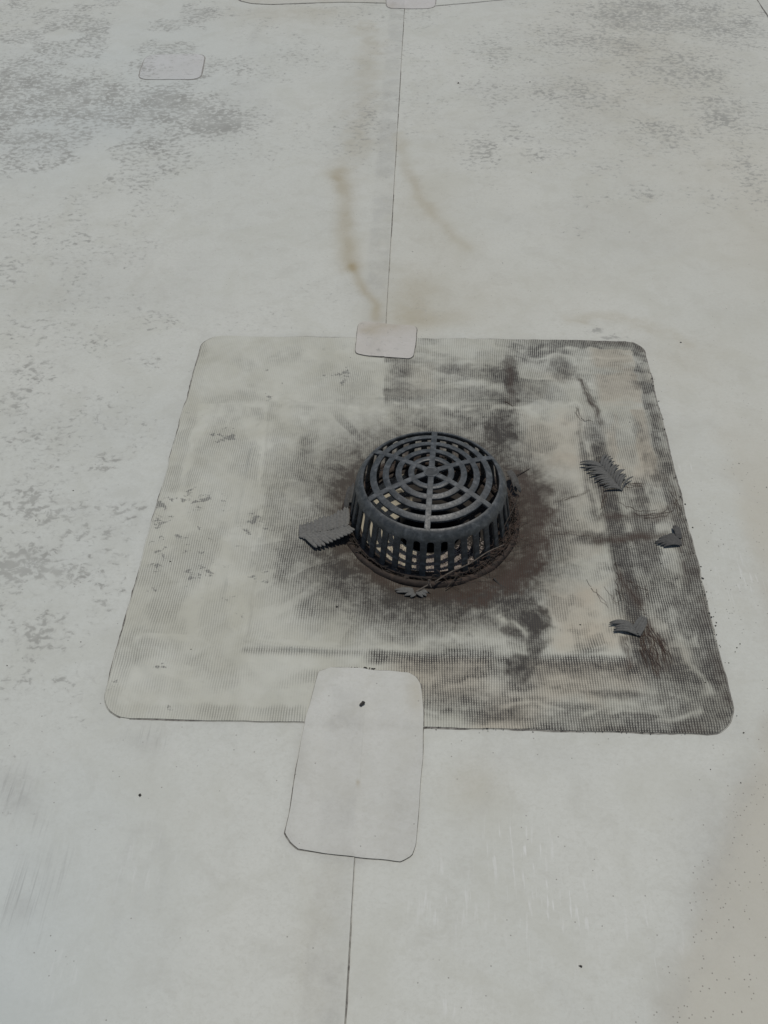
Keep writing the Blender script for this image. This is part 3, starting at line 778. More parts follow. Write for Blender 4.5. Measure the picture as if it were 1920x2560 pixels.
    for uu, vv, a, b, c_ in [(480, 945, 40, 24, .66), (430, 900, 40, 20, .4), (590, 860, 40, 12, .5), (560, 790, 60, 20, .3), (420, 1080, 60, 40, .5), (350, 1110, 26, 60, .72), (400, 1170, 60, 40, .5), (480, 1090, 30, 24, .5),
                             (340, 1200, 30, 80, .58), (430, 1230, 60, 50, .5), (545, 1130, 30, 60, .50), (560, 1240, 40, 26, .6), (500, 1310, 40, 30, .42), (240, 1480, 16, 30, .6), (350, 1440, 24, 20, .4), (370, 1530, 40, 14, .4), (740, 815, 60, 24, .5), (580, 1170, 40, 26, .4), (680, 1090, 30, 20, .3)]:
        fl = np.maximum(fl, c_ * Bf(uu, vv, a, b))
    fl = np.clip(fl * 1.55, 0, 1.1) * (.7 + .6 * n2o)
    o, used = grid_mesh('drain_flashing', X, Y, Z, keep, [M_FLASH, M_EDGE])
    set_attr(o, 'dirt', np.clip(np.stack([S, G, Bn, np.clip(L, 0, 1)], -1), 0, 1).reshape(-1, 4)[used])
    set_attr(o, 'stain', np.stack([fl, fl * 0, fl * 0, fl * 0], -1).reshape(-1, 4)[used])
    # cut edge all round
    bd = np.concatenate([np.stack([X[0, :], Y[0, :]], 1), np.stack([X[1:, -1], Y[1:, -1]], 1), np.stack([X[-1, -2::-1], Y[-1, -2::-1]], 1), np.stack([X[-2:0:-1, 0], Y[-2:0:-1, 0]], 1)])
    zt = H(bd[:, 0], bd[:, 1]) + seam_z(bd[:, 0], bd[:, 1]) + TH
    V = []; F = []
    m = len(bd)
    for i in range(m):
        x, y = bd[i]
        q = 1 + .0008 / .6
        V += [(x, y, zt[i]), (x * q, y * q, zt[i] - TH - .0006)]
    for i in range(m):
        j = (i + 1) % m
        F.append((2 * i, 2 * i + 1, 2 * j + 1, 2 * j))
    e = obj_from('cut_edge', V, F, M_EDGE, o)
    out = bd / np.linalg.norm(bd, axis=1)[:, None]
    P = bd + out * .002
    def zr(x, y): return H(x, y) + seam_z(x, y)
    def part_line(mask, w, gap, mat):
        idx = [i for i in range(m) if mask(P[i])]
        runs = []; cur = []
        for a in idx:
            if cur and a != cur[-1] + 1: runs.append(cur); cur = []
            cur.append(a)
        if cur: runs.append(cur)
        for rn in runs:
            if len(rn) > 6: ribbon('edge_grime', [P[i] for i in rn], w, zr, mat, o, .6, .0003, .006, gap)
    part_line(lambda p: p[1] < -.54, .0034, .36, M_EDGE)
    part_line(lambda p: p[0] < -.56 and p[1] >= -.54, .0026, .42, M_EDGE)
    part_line(lambda p: p[0] > .56 and p[1] >= -.54, .0034, .40, M_EDGE)
    part_line(lambda p: p[1] > .57 and abs(p[0]) <= .56, .0030, .46, M_EDGE_PALE)
    tag(o, 'large square grey white scrim flashing sheet stained dark around the drain', 'drain flashing')
    return o
flashing()

# ------------------------------------------------------------------ cover patches
def zroof(x, y): return H(x, y) + seam_z(x, y)

big = [(688, 1455), (712, 1445), (790, 1448), (885, 1455), (900, 1466), (908, 1480), (914, 1545), (913, 1640), (906, 1740), (897, 1825), (889, 1848), (866, 1861), (775, 1853), (700, 1845), (645, 1835), (630, 1822), (617, 1803), (640, 1672), (660, 1560)]
def st_big(X, Y, a):
    a = a.copy(); a[:, 0] = np.maximum(a[:, 0] * .3, .16 * blob(X, Y, 830, 1500, 80, 40)); a[:, 2] *= .6
    a[:, 1] = .35 * blob(X, Y, 900, 1500, 20, 40) + .9 * blob(X, Y, 773, 1695, 4, 4) + .10
    a[:, 2] += .16 * blob(X, Y, 870, 1760, 30, 100) + .07
    return a
patch('cover_patch', [W2(*p) for p in big], 'large pale rectangular cover patch overlapping the near edge of the drain flashing', 'roof patch', M_COVER, top_z, .0024,
      group='rounded patches welded on the membrane', stain=st_big, gap=.40, gw=.0020)
sm = round_poly([W2(775, 696), W2(902, 706), W2(893, 779), W2(766, 768)], .022)
def st_sm(X, Y, a):
    a = a.copy(); a[:, 1] = .42 * blob(X, Y, 835, 708, 60, 14) * (.4 + fbm(X, Y, 20, 3)) + .30 * blob(X, Y, 800, 718, 26, 10) + .10; a[:, 0] = .28; a[:, 2] = .02; return a
patch('cover_patch', sm, 'small pinkish cover patch over the seam at the far edge of the flashing', 'roof patch', M_PATCH, top_z, .0026,
      group='rounded patches welded on the membrane', stain=st_sm, gap=.40, gw=.0028, tone=lambda X, Y, b: b * 0 + np.array([.22, .01, 0, 0]))
ul = round_poly([W2(316, 120), W2(443, 118), W2(433, 173), W2(298, 173)], .05)
def st_ul(X, Y, a):
    a = a.copy(); a[:, 0] = .30 + .5 * blob(X, Y, 310, 150, 40, 30); return a
patch('cover_patch', ul, 'lone small rectangular patch on the flecked membrane, far left', 'roof patch', M_PATCH, zroof, group='rounded patches welded on the membrane', stain=st_ul, gap=.32, gw=.0055, grime=M_EDGE_PALE)

# far cross seam: pale strip with a round end, a T patch, and the seam running on to the right
cs = [W2(497, -30), W2(512, -6), W2(520, 3), W2(545, 9), W2(585, 11), W2(640, 9), W2(742, 6), W2(838, 8), W2(846, -40), W2(700, -80), W2(470, -80)]
def st_cs(X, Y, a):
    a = a.copy(); a[:, 1] = .28; return a
patch('cover_strip', cs, 'yellowed cover strip with a rounded end along the far cross seam', 'roof strip', M_COVER, zroof, stain=st_cs, gap=.30, gw=.006)
ss2 = [W2(930, 14), W2(1000, 8), W2(1100, -2), W2(1250, -20), W2(1500, -50), W2(1500, -160), W2(930, -160)]
patch('cover_strip', ss2, 'grey white membrane strip beyond the far seam, right of the square patch', 'roof strip', M_ROOF, zroof, gap=.35, gw=.006, grime=M_EDGE_PALE)
tp = round_poly([W2(834, -28), W2(941, -28), W2(940, 19), W2(835, 20)], .05)
patch('cover_patch', tp, 'small square patch where the long seam meets the far seam', 'roof patch', M_PATCH, lambda x, y: zroof(x, y) + TH * sst(3.10, 3.13, np.asarray(y)), group='rounded patches welded on the membrane',
      stain=lambda X, Y, a: np.column_stack([a[:, 0] * .3, a[:, 1] + .25 * blob(X, Y, 845, 15, 20, 8), a[:, 2], a[:, 3]]), gap=.35, gw=.005, grime=M_EDGE_PALE)
# next lap seam on the right
a0, a1 = W2(1640, 0), W2(1659, 40)
sx_ = (a0[0] + a1[0]) / 2
sh = [(sx_, 1.0), (sx_ + .8, 1.0), (sx_ + 2.0, 2.0), (sx_ + 2.0, 4.0), (sx_ + .5, 5.0), (sx_, 5.0)]
patch('membrane_strip', sh, 'edge of the next membrane sheet in the far right corner', 'roof strip', M_ROOF, lambda x, y: H(x, y) * (1 - sst(3.3, 5.0, np.maximum(np.abs(x), np.abs(y)))), gap=.25, gw=.006)

# ------------------------------------------------------------------ roof drain
ZB = -0.012                       # bottom of the strainer bars
drain = empty('roof_drain', (DC[0], DC[1], -.027))
tag(drain, 'dark grey domed roof drain strainer with concentric rings and slotted sides', 'roof drain')
OZ = .027                         # parts use roof heights; the Empty stands at -.027

def lathe(name, prof, mat, parent, seg=96, closed=False, smooth=True, z0=OZ, wob=0.0):
    V = []; F = []
    n = len(prof)
    for i in range(seg):
        a = 2 * PI * i / seg
        for (r, z) in prof:
            rr = r * (1 + wob * (math.sin(5 * a + 1) + .6 * math.sin(11 * a + r * 90)))
            V.append((rr * math.cos(a), rr * math.sin(a), z + z0))
    for i in range(seg):
        j = (i + 1) % seg
        for k in range(n if closed else n - 1):
            l = (k + 1) % n
            F.append((i * n + k, j * n + k, j * n + l, i * n + l))
    return obj_from(name, V, F, mat, parent, smooth)

def dome_z(r): return .1255 - .84 * r * r
def tilt(o): return o

dome = None
NS = 36
R_OPEN = .1485
# shoulder: from the opening over the rounded edge down to the arched slot tops
def shoulder():
    PITCH = 2 * PI / NS; SLOT_HALF = .0088
    prof_out = [(R_OPEN, .1030), (R_OPEN + .0012, .1046), (.1522, .1043), (.1560, .1021), (.1594, .0988), (.1625, .0946), (.1651, .0900), (.1672, .0850)]
    per = 16; seg = NS * per
    rows = len(prof_out) + 4
    V = []; F = []
    def rad(z): return .1672 + (.0850 - z) * .170
    for i in range(seg):
        a = 2 * PI * i / seg + PITCH * .5
        ph = ((i + .0) % per) / per; off = (ph - .5) * PITCH * .170
        zl = .0730
        if abs(off) < SLOT_HALF: zl = .0730 + math.sqrt(max(0, SLOT_HALF ** 2 - off ** 2)) * 1.05
        cols = []
        for r, z in prof_out: cols.append((r, z))
        for k in range(1, 4):
            z = .0850 + (zl - .0850) * k / 3
            cols.append((rad(z), z))
        cols.append((rad(zl) - .0050, zl + .0002))
        for r, z in cols: V.append((r * math.cos(a), r * math.sin(a), z + OZ))
        # inner skin
        for r, z in [(.1615, .0850), (.1590, .0900), (.1545, .0950), (R_OPEN, .0985)]:
            V.append((r * math.cos(a), r * math.sin(a), z + OZ))
    n = len(V) // seg
    for i in range(seg):
        j = (i + 1) % seg
        for k in range(n):
            l = (k + 1) % n
            F.append((i * n + k, j * n + k, j * n + l, i * n + l))
    o = obj_from('strainer_dome', V, F, M_IRON, drain, True)
    try:
        o.data.set_sharp_from_angle(angle=math.radians(42))
    except Exception: pass
    return o
dome = shoulder()
def ring(ro, ri, th=.0062):
    zo, zi = dome_z(ro), dome_z(ri); e = .0008
    p = [(ro, zo - e), (ro - e, zo), (ri + e, zi), (ri, zi - e), (ri + .0006, zi - th), (ro - .0006, zo - th)]
    o = lathe('ring', p, M_IRON, dome, 96, True)
    o.data.set_sharp_from_angle(angle=math.radians(50))
    return o
for ro, ri in ((.0502, .0372), (.0780, .0646), (.1062, .0924), (.1340, .1196)):
    ring(ro, ri)
ROT = math.radians(87)
def spoke(a):
    hw = .0065; V = []; F = []
    rs = np.linspace(.010, R_OPEN + .0022, 14)
    for r in rs:
        z = dome_z(r) + .0004
        if r > .14: z = dome_z(r) + .0004 - (r - .14) * .10
        for (s, dz) in ((-hw, -.0010), (-hw + .0011, 0), (hw - .0011, 0), (hw, -.0010), (hw - .0006, -.0070), (-hw + .0006, -.0070)):
            x, y = r, s
            V.append((x * math.cos(a) - y * math.sin(a), x * math.sin(a) + y * math.cos(a), z + dz + OZ))
    for i in range(len(rs) - 1):
        for k in range(6):
            l = (k + 1) % 6
            F.append((i * 6 + k, i * 6 + l, i * 6 + 6 + l, i * 6 + 6 + k))
    F.append(tuple(range(5, -1, -1))); F.append(tuple((len(rs) - 1) * 6 + k for k in range(6)))
    o = obj_from('spoke', V, F, M_IRON, dome, True)
    o.data.set_sharp_from_angle(angle=math.radians(40))
for k in range(6): spoke(ROT + k * PI / 3)
# hub with raised bars
bm = bmesh.new()
def ringverts(r, z, n=40): return [bm.verts.new((r * math.cos(2 * PI * i / n), r * math.sin(2 * PI * i / n), z + OZ)) for i in range(n)]
L_ = [ringverts(r, z) for r, z in ((.0155, .1175), (.0172, .1190), (.0172, .1256), (.0164, .1266), (.0150, .1266), (.0144, .1259))]
for A, B in zip(L_[:-1], L_[1:]):
    for i in range(40): bm.faces.new((A[i], A[(i + 1) % 40], B[(i + 1) % 40], B[i]))
bm.faces.new(L_[-1]); bm.faces.new(L_[0][::-1])
for k in range(6):
    y = -.0095 + k * .0038; hw = math.sqrt(max(0, .0124 ** 2 - y * y))
    mm = Matrix.Translation((0, y, .1258 + OZ)) @ Matrix.Diagonal((hw * 2, .0018, .0014, 1))
    bmesh.ops.create_cube(bm, size=1, matrix=mm)
bm_obj('hub', bm, M_IRON, dome)
# bars of the side
slat_me = None
def slat_mesh():
    V = []; F = []
    zs = [.0765, .0730, .055, .03, .0, -.0100, ZB - .004]
    for z in zs:
        r = .1672 + (.0850 - z) * .170
        w = .0075
        w *= 1 - max(0, (.07 - z)) * 1.1
        e = .0012
        for (dr, s) in ((-.0012, -w), (0, -w + e), (0, w - e), (-.0012, w), (-.0062, w - .0006), (-.0062, -w + .0006)):
            V.append((r + dr - .0004, s, z + OZ))
    for i in range(len(zs) - 1):
        for k in range(6):
            l = (k + 1) % 6
            F.append((i * 6 + k, i * 6 + l, i * 6 + 6 + l, i * 6 + 6 + k))
    F.append(tuple(range(6))); F.append(tuple((len(zs) - 1) * 6 + k for k in range(5, -1, -1)))
    return V, F
V, F = slat_mesh()
sl = obj_from('slat', V, F, M_IRON, dome, True)
sl.data.set_sharp_from_angle(angle=math.radians(40))
for k in range(NS):
    o = sl if k == 0 else sl.copy()
    if k: COL.objects.link(o)
    o.parent = dome
    o.rotation_euler = (0, 0, 2 * PI * k / NS + 2 * PI / NS * .5)
lathe('base_ring', [(.1755, ZB), (.1865, ZB), (.1875, ZB - .003), (.1875, ZB - .009), (.1690, ZB - .009), (.1680, ZB - .003)], M_RING, dome, 96, True)
# clamp ring and bowl
lathe('clamp_ring', [(.2060, -.0240), (.2035, -.0165), (.1985, -.0125), (.1945, -.0128), (.1920, -.0180), (.1905, -.0210), (.1890, -.0225), (.1860, -.0225), (.1840, -.0225), (.1700, -.0230), (.1600, -.0240), (.1580, -.0300), (.1600, -.0340), (.2040, -.0340)], M_RING, drain, 120, True, True, OZ, .0022)
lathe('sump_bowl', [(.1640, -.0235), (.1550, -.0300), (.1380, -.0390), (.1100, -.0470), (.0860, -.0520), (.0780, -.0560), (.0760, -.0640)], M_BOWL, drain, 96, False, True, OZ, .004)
lathe('drain_pipe', [(.0790, -.0560), (.0760, -.0580), (.0750, -.0900), (.0750, -.4500), (.0010, -.4500)], M_PIPE, drain, 64)
# clamp bolts
for a in (-105, -40, 25, 95, 160, 215):
    bm = bmesh.new()
    bmesh.ops.create_cone(bm, cap_ends=True, segments=6, radius1=.0070, radius2=.0066, depth=.007)
    bm_obj('bolt', bm, M_RING, drain, loc=(.1915 * math.cos(math.radians(a)), .1915 * math.sin(math.radians(a)), -.0165 + OZ))

# ------------------------------------------------------------------ litter
def rock(bm, c, s, seed):
    rr = random.Random(seed)
    vs = []
    for d in ((1, 0, 0), (-1, 0, 0), (0, 1, 0), (0, -1, 0), (0, 0, 1), (0, 0, -1)):
        q = .6 + .7 * rr.random()
        vs.append(bm.verts.new((c[0] + d[0] * s * q + (rr.random() - .5) * s * .6, c[1] + d[1] * s * q + (rr.random() - .5) * s * .6, c[2] + d[2] * s * q * .7)))
    for a, b, c_ in ((0, 2, 4), (2, 1, 4), (1, 3, 4), (3, 0, 4), (2, 0, 5), (1, 2, 5), (3, 1, 5), (0, 3, 5)):
        bm.faces.new((vs[a], vs[b], vs[c_]))

def bowl_z(r): return float(np.interp(r, [.076, .078, .086, .110, .138, .155, .164], [-.064, -.056, -.052, -.047, -.039, -.030, -.0235]))
bm = bmesh.new()
for i in range(2600):
    a = random.gauss(-PI / 2 + .15, .50); r = .085 + .075 * random.random() ** .8
    rock(bm, (DC[0] + r * math.cos(a), DC[1] + r * math.sin(a), bowl_z(r) + .0008), random.uniform(.0008, .0023), i)
tag(bm_obj('grit', bm, M_GRIT), 'pale coarse grit lying in the sump under the strainer', 'grit', kind='stuff')

def tube(bm, pts, r0, r1=None, seg=5):
    r1 = r0 if r1 is None else r1
    P = [Vector(p) for p in pts]; prev = None
    for i, p in enumerate(P):
        t = (P[min(i + 1, len(P) - 1)] - P[max(i - 1, 0)])
        if t.length < 1e-9: t = Vector((1, 0, 0))
        t.normalize(); s = t.cross(Vector((0, 0, 1)))
        if s.length < 1e-4: s = Vector((1, 0, 0))
        s.normalize(); n = s.cross(t)
        r = r0 + (r1 - r0) * i / max(1, len(P) - 1)
        cur = [bm.verts.new(p + (s * math.cos(2 * PI * k / seg) + n * math.sin(2 * PI * k / seg)) * r) for k in range(seg)]
        if prev:
            for k in range(seg): bm.faces.new((prev[k], prev[(k + 1) % seg], cur[(k + 1) % seg], cur[k]))
        else: bm.faces.new(cur[::-1])
        prev = cur
    bm.faces.new(prev)

def curve_pts(pts, n=5):
    P = [np.array(p, float) for p in pts]; P = [2 * P[0] - P[1]] + P + [2 * P[-1] - P[-2]]
    out = []
    for i in range(1, len(P) - 2):
        for k in range(n):
            t = k / n
            out.append(.5 * (2 * P[i] + (P[i + 1] - P[i - 1]) * t + (2 * P[i - 1] - 5 * P[i] + 4 * P[i + 1] - P[i + 2]) * t * t + (3 * P[i] - P[i - 1] - 3 * P[i + 1] + P[i + 2]) * t ** 3))
    out.append(P[-2]); return out

Z1 = lambda x, y, z=0.0: src(720 + x * .42194, 980 + y * .42194, z)        # close view of the drain
def leaflet_mesh(a, b, w, bend=(0, 0, 0), lift=.0016, n=9, tip=.35, ribs=2):
    """One narrow ribbed leaflet from base a to tip b (world), rounded tip, slight arch, real thickness."""
    a = Vector(a); b = Vector(b); bend = Vector(bend)
    V = []; F = []
    th = .0007
    for i in range(n + 1):
        t = i / n
        p = a.lerp(b, t) + bend * (4 * t * (1 - t))
        d = (b - a).normalized(); s = d.cross(Vector((0, 0, 1))).normalized()
        f = .80 + .20 * math.sin(PI * min(1, t * 1.3))
        if t > 1 - tip: f *= math.sqrt(max(.02, 1 - ((t - 1 + tip) / tip) ** 2 * .96))
        hw = w * f
        for k, q in enumerate((-1, -.5, 0, .5, 1)):
            zz = lift * (1 - q * q) * (1.0 if abs(q) < .1 else .75)
            if k == 2: zz -= lift * .45
            V.append(p + s * (q * hw) + Vector((0, 0, zz)))
        for q in (1, 0, -1):
            V.append(p + s * (q * hw) + Vector((0, 0, -th)))
    for i in range(n):
        o0, o1 = i * 8, i * 8 + 8
        for k in range(8):
            l = (k + 1) % 8
            F.append((o0 + k, o0 + l, o1 + l, o1 + k))
    F.append(tuple(range(7, -1, -1))); F.append(tuple(n * 8 + k for k in range(8)))
    return V, F

def leaf_thing(name, origin, label, leaflets, mat, midrib=None, cat='leaf', group=None, mr=.0011, ribmat=None, tip=.35):
    o0 = Vector(origin)
    t = empty(name, o0)
    tag(t, label, cat, group)
    for (a, b, w, bend, lift) in leaflets:
        jz = random.uniform(-.0008, .0012)
        V, F = leaflet_mesh(Vector(a) + Vector((0, 0, jz)), Vector(b) + Vector((0, 0, jz * 1.5)), w, bend, lift * 1.25, 9, tip)
        o = obj_from('leaflet', [Vector(v) - o0 for v in V], F, mat, t, True)
        o.data.set_sharp_from_angle(angle=math.radians(50))
    if midrib:
        bm = bmesh.new(); tube(bm, [Vector(p) - o0 for p in curve_pts(midrib)], mr, mr * .6)
        bm_obj('midrib', bm, ribmat or mat, t, True)
    return t

def lerp(a, b, t): return np.array(a, float) * (1 - t) + np.array(b, float) * t
LG = 'dry leaf fragments round the drain'

# frond on the right
Z7 = lambda x, y, z=0.0: src(1440 + x * .1808, 1120 + y * .1808, z)
def on(fn, x, y, h):
    p = fn(x, y); z = gz(p[0], p[1]) + h
    return fn(x, y, z)
mid0, mid1 = (345, 235), (640, 585)
lf = []
tipsL = [(52, 205), (58, 238), (108, 290), (150, 322), (185, 360), (190, 378), (250, 425), (255, 452), (318, 470), (315, 500), (380, 530), (385, 572)]
for i, tp_ in enumerate(tipsL):
    t = i / (len(tipsL) - 1)
    m = lerp(mid0, mid1, t * .97 + .02)
    a = on(Z7, m[0], m[1], .0025); b = on(Z7, tp_[0], tp_[1], .0035 + .003 * (i % 2))
    lf.append((a, b, .0040, (0, .004, .005), .0022))
tipsR = [(432, 100), (480, 112), (505, 150), (532, 178), (565, 225), (598, 236), (640, 295), (668, 305), (690, 360), (700, 385), (790, 402)]
for i, tp_ in enumerate(tipsR):
    t = i / (len(tipsR) - 1)
    m = lerp(mid0, mid1, t * .97 + .02)
    a = on(Z7, m[0], m[1], .0030); b = on(Z7, tp_[0], tp_[1], .004 + .004 * (i % 2) + (.006 if i == 10 else 0))
    lf.append((a, b, .0036 if i < 10 else .0024, (-.004, .003, .005), .0020))
leaf_thing('fern_leaf', on(Z7, 490, 400, 0), 'grey fern leaf with many narrow leaflets lying on the dark strip, far right', lf, M_LEAF,
           [on(Z7, *mid0, .003), on(Z7, 490, 400, .0045), on(Z7, *mid1, .003)], group=LG)
# folded fragment by the right margin
lf = []
for i, (a, b) in enumerate([((1455, 1285), (1090, 1300)), ((1462, 1310), (1110, 1325)), ((1462, 1325), (1165, 1345)), ((1440, 1338), (1210, 1368)), ((1420, 1262), (1140, 1262)), ((1400, 1240), (1240, 1228))]):
    lf.append((on(Z7, *a, .003), on(Z7, *b, .004), .0046, (0, .003, .006), .002))
for a, b in [((1405, 1250), (1340, 1075)), ((1425, 1250), (1375, 1075)), ((1442, 1250), (1405, 1085))]:
    lf.append((on(Z7, *a, .005), on(Z7, *b, .007), .0038, (0, 0, .006), .002))
leaf_thing('fern_leaf', on(Z7, 1340, 1290, 0), 'folded dark grey leaf fragment beside the right margin of the flashing', lf, M_LEAF3, group=LG)
# V shaped fragment lower right
Z8 = lambda x, y, z=0.0: src(1460 + x * .1808, 1480 + y * .1808, z)
lf = []
for a, b in [((690, 468), (352, 420)), ((700, 500), (352, 446)), ((722, 530), (420, 492)), ((735, 562), (410, 518)), ((752, 592), (410, 538))]:
    lf.append((on(Z8, *a, .004), on(Z8, *b, .006), .0040, (0, .004, .006), .0024))
for a, b in [((690, 495), (805, 330)), ((720, 540), (840, 330)), ((745, 580), (866, 350)), ((760, 600), (872, 392))]:
    lf.append((on(Z8, *a, .006), on(Z8, *b, .007), .0038, (0, 0, .004), .0018))
leaf_thing('fern_leaf', on(Z8, 650, 500, 0), 'V shaped grey leaf fragment of few leaflets near the front right corner', lf, M_LEAF, group=LG)
# broad pleated leaf leaning on the drain ring, left
Z6 = lambda x, y, z=0.0: src(720 + x * .12055, 1240 + y * .1206, z)
lf = []
def lz(x, y):   # height of the leaf: rests on the flashing at left, on the clamp ring at right
    t = max(0, min(1, (x - 250) / 1000))
    p = Z6(x, y)
    g = gz(p[0], p[1])
    return (1 - t) * (g + .003) + t * max(g + .006, .004)
up = [((285, 800), (262, 600)), ((350, 800), (330, 570)), ((430, 785), (410, 540)), ((510, 770), (490, 530)), ((590, 755), (580, 480)), ((670, 745), (665, 440)), ((750, 735), (750, 415)),
      ((830, 725), (835, 410)), ((905, 705), (910, 390)), ((975, 690), (980, 350)), ((1045, 670), (1050, 300)), ((1110, 650), (1115, 285)), ((1175, 630), (1180, 222)), ((1225, 590), (1232, 240))]
lo = [((330, 800), (600, 1072)), ((400, 780), (690, 1062)), ((470, 770), (770, 1030)), ((540, 765), (850, 990)), ((610, 760), (930, 955)), ((690, 750), (1000, 925)), ((760, 740), (1080, 885)), ((830, 730), (1150, 848)),
      ((900, 715), (1230, 812)), ((960, 695), (1300, 780)), ((1030, 675), (1345, 745)), ((1090, 640), (1385, 712)), ((1120, 615), (1300, 660)), ((1150, 605), (1240, 622))]
for i, (a, b) in enumerate(up):
    lf.append((Z6(*a, lz(*a)), Z6(*b, lz(*b) + .003), .0056, (0, 0, .001), .0022))
for i, (a, b) in enumerate(lo):
    lf.append((Z6(*a, lz(*a) + .001), Z6(*b, lz(*b) + .004), .0054, (0, 0, .002), .0020))
# short ones that close the left end
for a, b in [((400, 800), (222, 790)), ((400, 830), (225, 830)), ((420, 850), (300, 862)), ((470, 890), (380, 910)), ((520, 930), (450, 965))]:
    lf.append((Z6(*a, lz(*a)), Z6(*b, lz(*b) + .001), .0060, (0, 0, .001), .0018))
leaf_thing('pleated_leaf', Z6(700, 760, -.016), 'broad pale grey pleated leaf leaning on the left rim of the drain', lf, M_LEAF2,
           [Z6(250, 815, lz(250, 0) + .001), Z6(700, 745, lz(700, 0) + .0015), Z6(1190, 600, lz(1190, 0) + .001)], group=LG, mr=.0008, tip=.16)
# split fragment at the foot of the ring
lf = []
for a, b in [((740, 1170), (632, 1172)), ((745, 1180), (640, 1184)), ((750, 1192), (690, 1205)), ((755, 1196), (725, 1216)), ((760, 1185), (800, 1216)), ((775, 1180), (822, 1208)), ((790, 1180), (828, 1192)), ((700, 1180), (668, 1168))]:
    lf.append((Z1(*a, -.012), Z1(*b, -.013), .0042, (0, 0, .003), .0016))
leaf_thing('leaf_scrap', Z1(730, 1190, -.02), 'splintered grey scrap of leaf at the front foot of the drain', lf, M_LEAF, group=LG)
lf = []
for a, b in [((1305, 470), (1345, 560)), ((1315, 465), (1365, 545)), ((1330, 500), (1352, 590)), ((1350, 540), (1378, 592))]:
    lf.append((Z1(*a, .012), Z1(*b, -.004), .0056, (0, 0, .003), .0018))
leaf_thing('leaf_scrap', Z1(1340, 540, -.02), 'crumpled grey scrap of leaf wedged against the right side of the drain', lf, M_LEAF3, group=LG)
lf = []
for a, b in [((372, 655), (388, 540)), ((352, 650), (366, 560)), ((345, 690), (352, 610))]:
    lf.append((Z1(*a, .0), Z1(*b, .018), .0058, (0, 0, .002), .0018))
leaf_thing('leaf_scrap', Z1(365, 650, -.02), 'upright grey scrap of leaf tucked behind the left rim of the drain', lf, M_LEAF3, group=LG)

# twigs
def twig(pts, r0, r1, label, mat=M_TWIG, branches=()):
    bm = bmesh.new(); tube(bm, curve_pts(pts), r0, r1)
    for b in branches: tube(bm, curve_pts(b), r0 * .7, r1 * .7)
    o = bm_obj('twig', bm, mat, smooth=True)
    tag(o, label, 'twig', 'twigs caught round the drain')
twig([Z1(870, 1125, -.004), Z1(960, 1070, .004), Z1(1080, 1015, .010), Z1(1180, 950, .014), Z1(1280, 905, .012)], .0018, .0012, 'long grey brown twig lying across the front right of the drain ring', M_TWIG2)
twig([Z1(935, 1165, -.012), Z1(985, 1110, -.004), Z1(1020, 1060, .004)], .0013, .0009, 'short dark twig crossing below the long twig at the front')
twig([Z1(755, 1185, -.012), Z1(800, 1160, -.006), Z1(845, 1135, 0)], .0024, .0016, 'thick dark broken twig by the splintered leaf scrap', M_TWIG2, [[Z1(835, 1140, 0), Z1(832, 1115, .008), Z1(845, 1118, .009)], [Z1(840, 1140, 0), Z1(850, 1160, -.006)]])
twig([Z1(1265, 830, .02), Z1(1310, 740, .03), Z1(1350, 660, .02), Z1(1362, 600, 0)], .0011, .0007, 'thin dark twig arching beside the right slots')
twig([Z1(1300, 500, .01), Z1(1360, 490, -.008), Z1(1450, 445, -.012), Z1(1540, 395, -.012), Z1(1592, 370, -.011)], .0012, .0005, 'straight thin stalk pointing away to the right of the drain', M_TWIG, [[Z1(1500, 425, -.012), Z1(1540, 385, -.011)], [Z1(1450, 445, -.012), Z1(1510, 405, -.012)]])
twig([Z1(1220, 1105, -.016), Z1(1245, 1135, -.017), Z1(1280, 1170, -.017), Z1(1310, 1185, -.017)], .0026, .0014, 'black rotten twig lying on the dark stain right of the drain', M_CRUMB, [[Z1(1250, 1140, -.017), Z1(1290, 1160, -.016)]])
# dark insect-like bit on the big patch
bm = bmesh.new()
p0 = src(680 + 835 * .26522, 1640 + 495 * .26522); p1 = src(680 + 865 * .26522, 1640 + 465 * .26522)
z0 = gz(p0[0], p0[1]) + TH + .0028
tube(bm, [(p0[0], p0[1], z0), ((p0[0] * .6 + p1[0] * .4), (p0[1] * .6 + p1[1] * .4), z0 + .001), ((p0[0] * .4 + p1[0] * .6) + .0006, (p0[1] * .4 + p1[1] * .6), z0 + .0006), (p1[0], p1[1], z0 + .001)], .0030, .0036, 6)
rock(bm, (p1[0], p1[1], z0 + .0006), .0042, 3)
tag(bm_obj('seed_husk', bm, M_CRUMB), 'small black seed husk lying on the large cover patch', 'seed')

